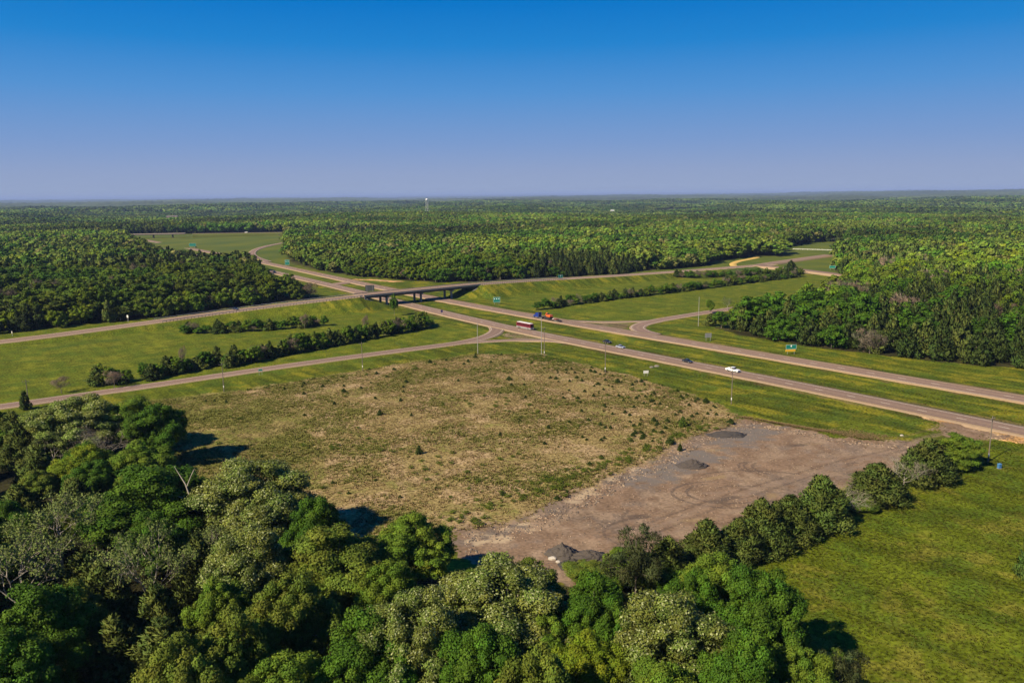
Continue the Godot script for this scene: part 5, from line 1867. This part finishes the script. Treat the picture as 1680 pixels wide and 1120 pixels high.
func lorry(turn: float) -> void:
	var way := Vector3(-sin(turn), 0, -cos(turn))
	var nose := Vector3(15.2, 0.31, -453.6)
	var t := thing("tractor_truck", "dark blue truck tractor pulling a low trailer on the far carriageway", "truck", nose, turn, "vehicles on the highway")
	var blue := paint("truck_blue", Color(0.012, 0.03, 0.20), 0.3)
	var chrome := paint("chrome", Color(0.6, 0.6, 0.62), 0.2, 0.9)
	piece("hood", shell([[-3.4, 0.7], [-3.4, 1.6], [-1.6, 1.95], [-1.6, 0.7]], 0.95, 0.1, 0.7, 1.95), blue, t)
	piece("cab", shell([[-1.6, 0.8], [-1.55, 2.1], [-1.0, 3.1], [1.6, 3.5], [1.6, 0.8]], 1.2, 0.08, 0.8, 3.5), blue, t)
	piece("windshield", box_mesh(Vector3(0, 2.55, -1.33), Vector3(2.0, 0.85, 0.08), Basis(Vector3.RIGHT, 0.5)), paint("car_glass", Color(0.012, 0.014, 0.016), 0.08), t)
	piece("grille", box_mesh(Vector3(0, 1.15, -3.42), Vector3(1.3, 0.9, 0.08)), chrome, t)
	piece("bumper", box_mesh(Vector3(0, 0.55, -3.5), Vector3(2.3, 0.4, 0.2)), chrome, t)
	piece("chassis", box_mesh(Vector3(0, 0.78, 2.8), Vector3(0.9, 0.26, 3.6)), paint("chassis", Color(0.03, 0.03, 0.03), 0.8), t)
	for s in [-1, 1]:
		var tank := tool()
		tube(tank, Vector3(s * 1.05, 0.72, -0.6), Vector3(s * 1.05, 0.72, 1.1), 0.33, 0.33, 14)
		piece("fuel_tank", tank.commit(), chrome, t)
		var stack := tool()
		tube(stack, Vector3(s * 1.12, 0.9, 1.75), Vector3(s * 1.12, 3.8, 1.75), 0.08, 0.08, 8)
		piece("exhaust", stack.commit(), chrome, t)
		piece("headlight", box_mesh(Vector3(s * 0.82, 1.1, -3.4), Vector3(0.3, 0.24, 0.12)), paint("headlight_glass", Color(0.7, 0.7, 0.68), 0.15), t)
		for z in [-2.5, 2.4, 3.7]:
			wheel(t, s * 1.02, 0.52, z, 0.52, 0.34)
	var back := nose - way * 13.2
	var l := thing("low_trailer", "black low loader trailer carrying the orange machine", "trailer", back, turn, "vehicles on the highway")
	var black := paint("trailer_black", Color(0.03, 0.024, 0.022), 0.7)
	piece("deck", box_mesh(Vector3(0, 0.72, 0.4), Vector3(2.6, 0.3, 9.4)), black, l)
	piece("gooseneck", shell([[-9.2, 1.25], [-9.2, 1.55], [-5.4, 1.55], [-4.2, 0.86], [-4.3, 0.58], [-5.6, 1.1]], 0.9, 0.0, 0.5, 1.6), black, l)
	piece("tail_ramp", shell([[5.1, 0.55], [5.1, 0.9], [6.6, 0.6], [6.6, 0.45]], 1.25, 0.0, 0.4, 1.0), black, l)
	for s in [-1, 1]:
		for z in [2.6, 3.7, 4.8]:
			wheel(l, s * 1.12, 0.45, z, 0.45, 0.34)
	var m := thing("orange_machine", "orange tracked excavator riding on the low loader trailer", "excavator", nose - way * 9.8 + Vector3(0, 0.0, 0), turn, "loads on the trailer")
	var orange := paint("machine_orange", Color(0.62, 0.115, 0.025), 0.45)
	piece("engine_house", shell([[-1.2, 1.95], [-1.2, 3.0], [1.9, 3.1], [2.0, 1.95]], 1.25, 0.08, 1.9, 3.1), orange, m)
	piece("cab", shell([[-2.2, 1.95], [-2.0, 3.5], [-0.75, 3.55], [-0.7, 1.95]], 0.55, 0.05, 1.9, 3.5), paint("car_glass", Color(0.012, 0.014, 0.016), 0.08), m)
	var arm := tool()
	box(arm, Vector3(0.75, 3.1, -1.9), Vector3(0.4, 0.5, 3.0), Basis(Vector3.RIGHT, 0.35))
	box(arm, Vector3(0.75, 2.85, -3.55), Vector3(0.35, 0.4, 1.9), Basis(Vector3.RIGHT, -0.8))
	piece("boom", arm.commit(), orange, m)
	piece("turntable", box_mesh(Vector3(0, 1.8, 0), Vector3(1.4, 0.3, 1.4)), paint("chassis", Color(0.03, 0.03, 0.03), 0.8), m)
	for s in [-1, 1]:
		piece("track", shell([[-1.9, 1.1], [-1.6, 0.88], [1.6, 0.88], [1.9, 1.1], [1.9, 1.45], [1.6, 1.68], [-1.6, 1.68], [-1.9, 1.45]], 0.3, 0.0, 0.8, 1.7), paint("tyre", Color(0.02, 0.02, 0.02), 0.9), m).position.x = s * 0.95
	var k := thing("scrap_load", "rusty reddish steel parts lying on the tail of the trailer", "machine part", back + way * -2.6, turn, "loads on the trailer")
	piece("frame", box_mesh(Vector3(0, 1.1, 0), Vector3(2.0, 0.42, 2.4)), paint("rusty_red", Color(0.16, 0.06, 0.045), 0.9), k)
	piece("pale_block", box_mesh(Vector3(0.2, 1.05, -2.2), Vector3(1.6, 0.36, 1.2)), paint("pale_metal", Color(0.55, 0.52, 0.46), 0.6), k)
	piece("bar", box_mesh(Vector3(0, 1.42, 0.4), Vector3(0.3, 0.2, 3.0), Basis(Vector3.UP, 0.3)), paint("rusty_red", Color(0.16, 0.06, 0.045), 0.9), k)


# ------------------------------------------------------------------ far things

func far_things() -> void:
	var white := paint("far_white", Color(0.78, 0.78, 0.76), 0.5)
	# water tower, three kilometres off
	var base := ground_y(-330, -3180)
	var w := thing("water_tower", "white water tower rising far beyond the forest", "water tower", Vector3(-330, base, -3180))
	var st := tool()
	var ball := SphereMesh.new()
	ball.radius = 4.8
	ball.height = 7.6
	st.append_from(ball, 0, Transform3D(Basis(), Vector3(0, 60.0 - base - 4.0, 0)))
	piece("tank", st.commit(), white, w)
	for k in 5:
		var a := TAU * k / 5
		var leg := tool()
		tube(leg, Vector3(cos(a) * 7.5, -1, sin(a) * 7.5), Vector3(cos(a) * 5.2, 58 - base - 5.0, sin(a) * 5.2), 0.28, 0.25, 8)
		piece("leg", leg.commit(), paint("tower_grey", Color(0.36, 0.37, 0.36), 0.6), w)
	var riser := tool()
	tube(riser, Vector3(0, -1, 0), Vector3(0, 57 - base - 6.0, 0), 0.5, 0.5, 10)
	piece("riser_pipe", riser.commit(), paint("tower_grey", Color(0.36, 0.37, 0.36), 0.6), w)
	# interchange bridge at the far left
	var gy := ground_y(-620, -1440)
	var b := thing("far_bridge", "dark far overpass bridge at the distant interchange on the left", "bridge", Vector3(-650, gy, -1430), atan2(-0.97, 0.24) + PI)
	var dark := paint("far_bridge_dark", Color(0.06, 0.055, 0.055), 0.9)
	piece("deck", box_mesh(Vector3(0, 6.6, 10), Vector3(13, 1.6, 110)), dark, b)
	for z in [-22.0, 12.0, 44.0]:
		piece("pier", box_mesh(Vector3(0, 2.6, z), Vector3(9, 6.4, 1.4)), dark, b)
	var rail := paint("parapet_concrete", Color(0.40, 0.33, 0.26), 0.9)
	for s in [-1, 1]:
		piece("parapet", box_mesh(Vector3(s * 6.3, 7.7, 10), Vector3(0.35, 0.8, 110)), rail, b)
	# its embankment road to the right
	var line := PackedVector3Array()
	for p in [Vector2(-575, -1449), Vector2(-540, -1460), Vector2(-500, -1482), Vector2(-440, -1506), Vector2(-391, -1525), Vector2(-324, -1540), Vector2(-240, -1552)]:
		line.append(Vector3(p.x, maxf(6.6 - (p.x + 575) * 0.012, 2.0) + gy, p.y))
	structure("far_overpass_road", ribbon(curve_of(Array(line), 12.0), [-9, -5, 0, 5, 9], [Color(0.12, 0.14, 0.03), SHOULDER, PAVEMENT, SHOULDER, Color(0.12, 0.14, 0.03)], 0.0, 7.5), asphalt())
	# houses
	house("low orange brick house behind dark trees at the far right meadow", Vector3(333, 0, -1000), 0.5, 16, 8, Color(0.36, 0.13, 0.065), Color(0.10, 0.08, 0.07))
	house("far white house among the treetops right of centre", Vector3(445, 0, -3531), 0.2, 15, 9, Color(0.7, 0.7, 0.68), Color(0.55, 0.55, 0.55))
	house("distant brownish house above the left forest", Vector3(-1000, 0, -2380), 0.2, 30, 14, Color(0.34, 0.26, 0.2), Color(0.12, 0.10, 0.10))
	var fence := thing("board_fence", "white board fence across the far right meadow", "fence", Vector3(372, ground_y(372, -985), -985), -0.62)
	for k in 9:
		piece("post", box_mesh(Vector3(-24 + k * 6, 0.6, 0), Vector3(0.2, 1.5, 0.2)), white, fence)
	for y in [0.55, 1.15]:
		piece("rail", box_mesh(Vector3(0, y, 0.12), Vector3(48, 0.2, 0.06)), white, fence)


func house(label: String, at: Vector3, turn: float, long: float, deep: float, wall_color: Color, roof_color: Color) -> void:
	at.y = ground_y(at.x, at.z) + (0.0 if at.z > -1500 else 9.0)
	var h := thing("house", label, "house", at, turn, "houses beyond the woods")
	var tall := 3.2 if at.z > -1500 else 6.0
	var k := int(wall_color.r * 1000)
	var wall := piece("wall", box_mesh(Vector3(0, tall / 2 - 0.5, 0), Vector3(long, tall + 1.0, deep)), paint("house_wall_%d" % k, wall_color, 0.9), h)
	var rings := []
	for x in [-long / 2 - 0.5, long / 2 + 0.5]:
		rings.append([Vector3(x, tall, -deep / 2 - 0.6), Vector3(x, tall + deep * 0.3, 0), Vector3(x, tall, deep / 2 + 0.6), Vector3(x, tall - 0.2, 0)])
	var roof := piece("roof", loft(rings), paint("house_roof_%d" % k, roof_color, 0.9), h)
	piece("chimney", box_mesh(Vector3(long * 0.2, tall + deep * 0.28, 0.6), Vector3(0.8, 2.2, 0.8)), paint("house_wall_%d" % k, wall_color, 0.9), roof)
	for i in 4:
		var x := (i - 1.5) * long / 4.4
		if i == 1:
			piece("door", box_mesh(Vector3(x, 1.05, deep / 2 + 0.02), Vector3(1.1, 2.1, 0.1)), paint("house_door", Color(0.3, 0.28, 0.25), 0.7), wall)
		else:
			piece("window", box_mesh(Vector3(x, 1.7, deep / 2 + 0.02), Vector3(1.6, 1.2, 0.1)), paint("car_glass", Color(0.012, 0.014, 0.016), 0.08), wall)
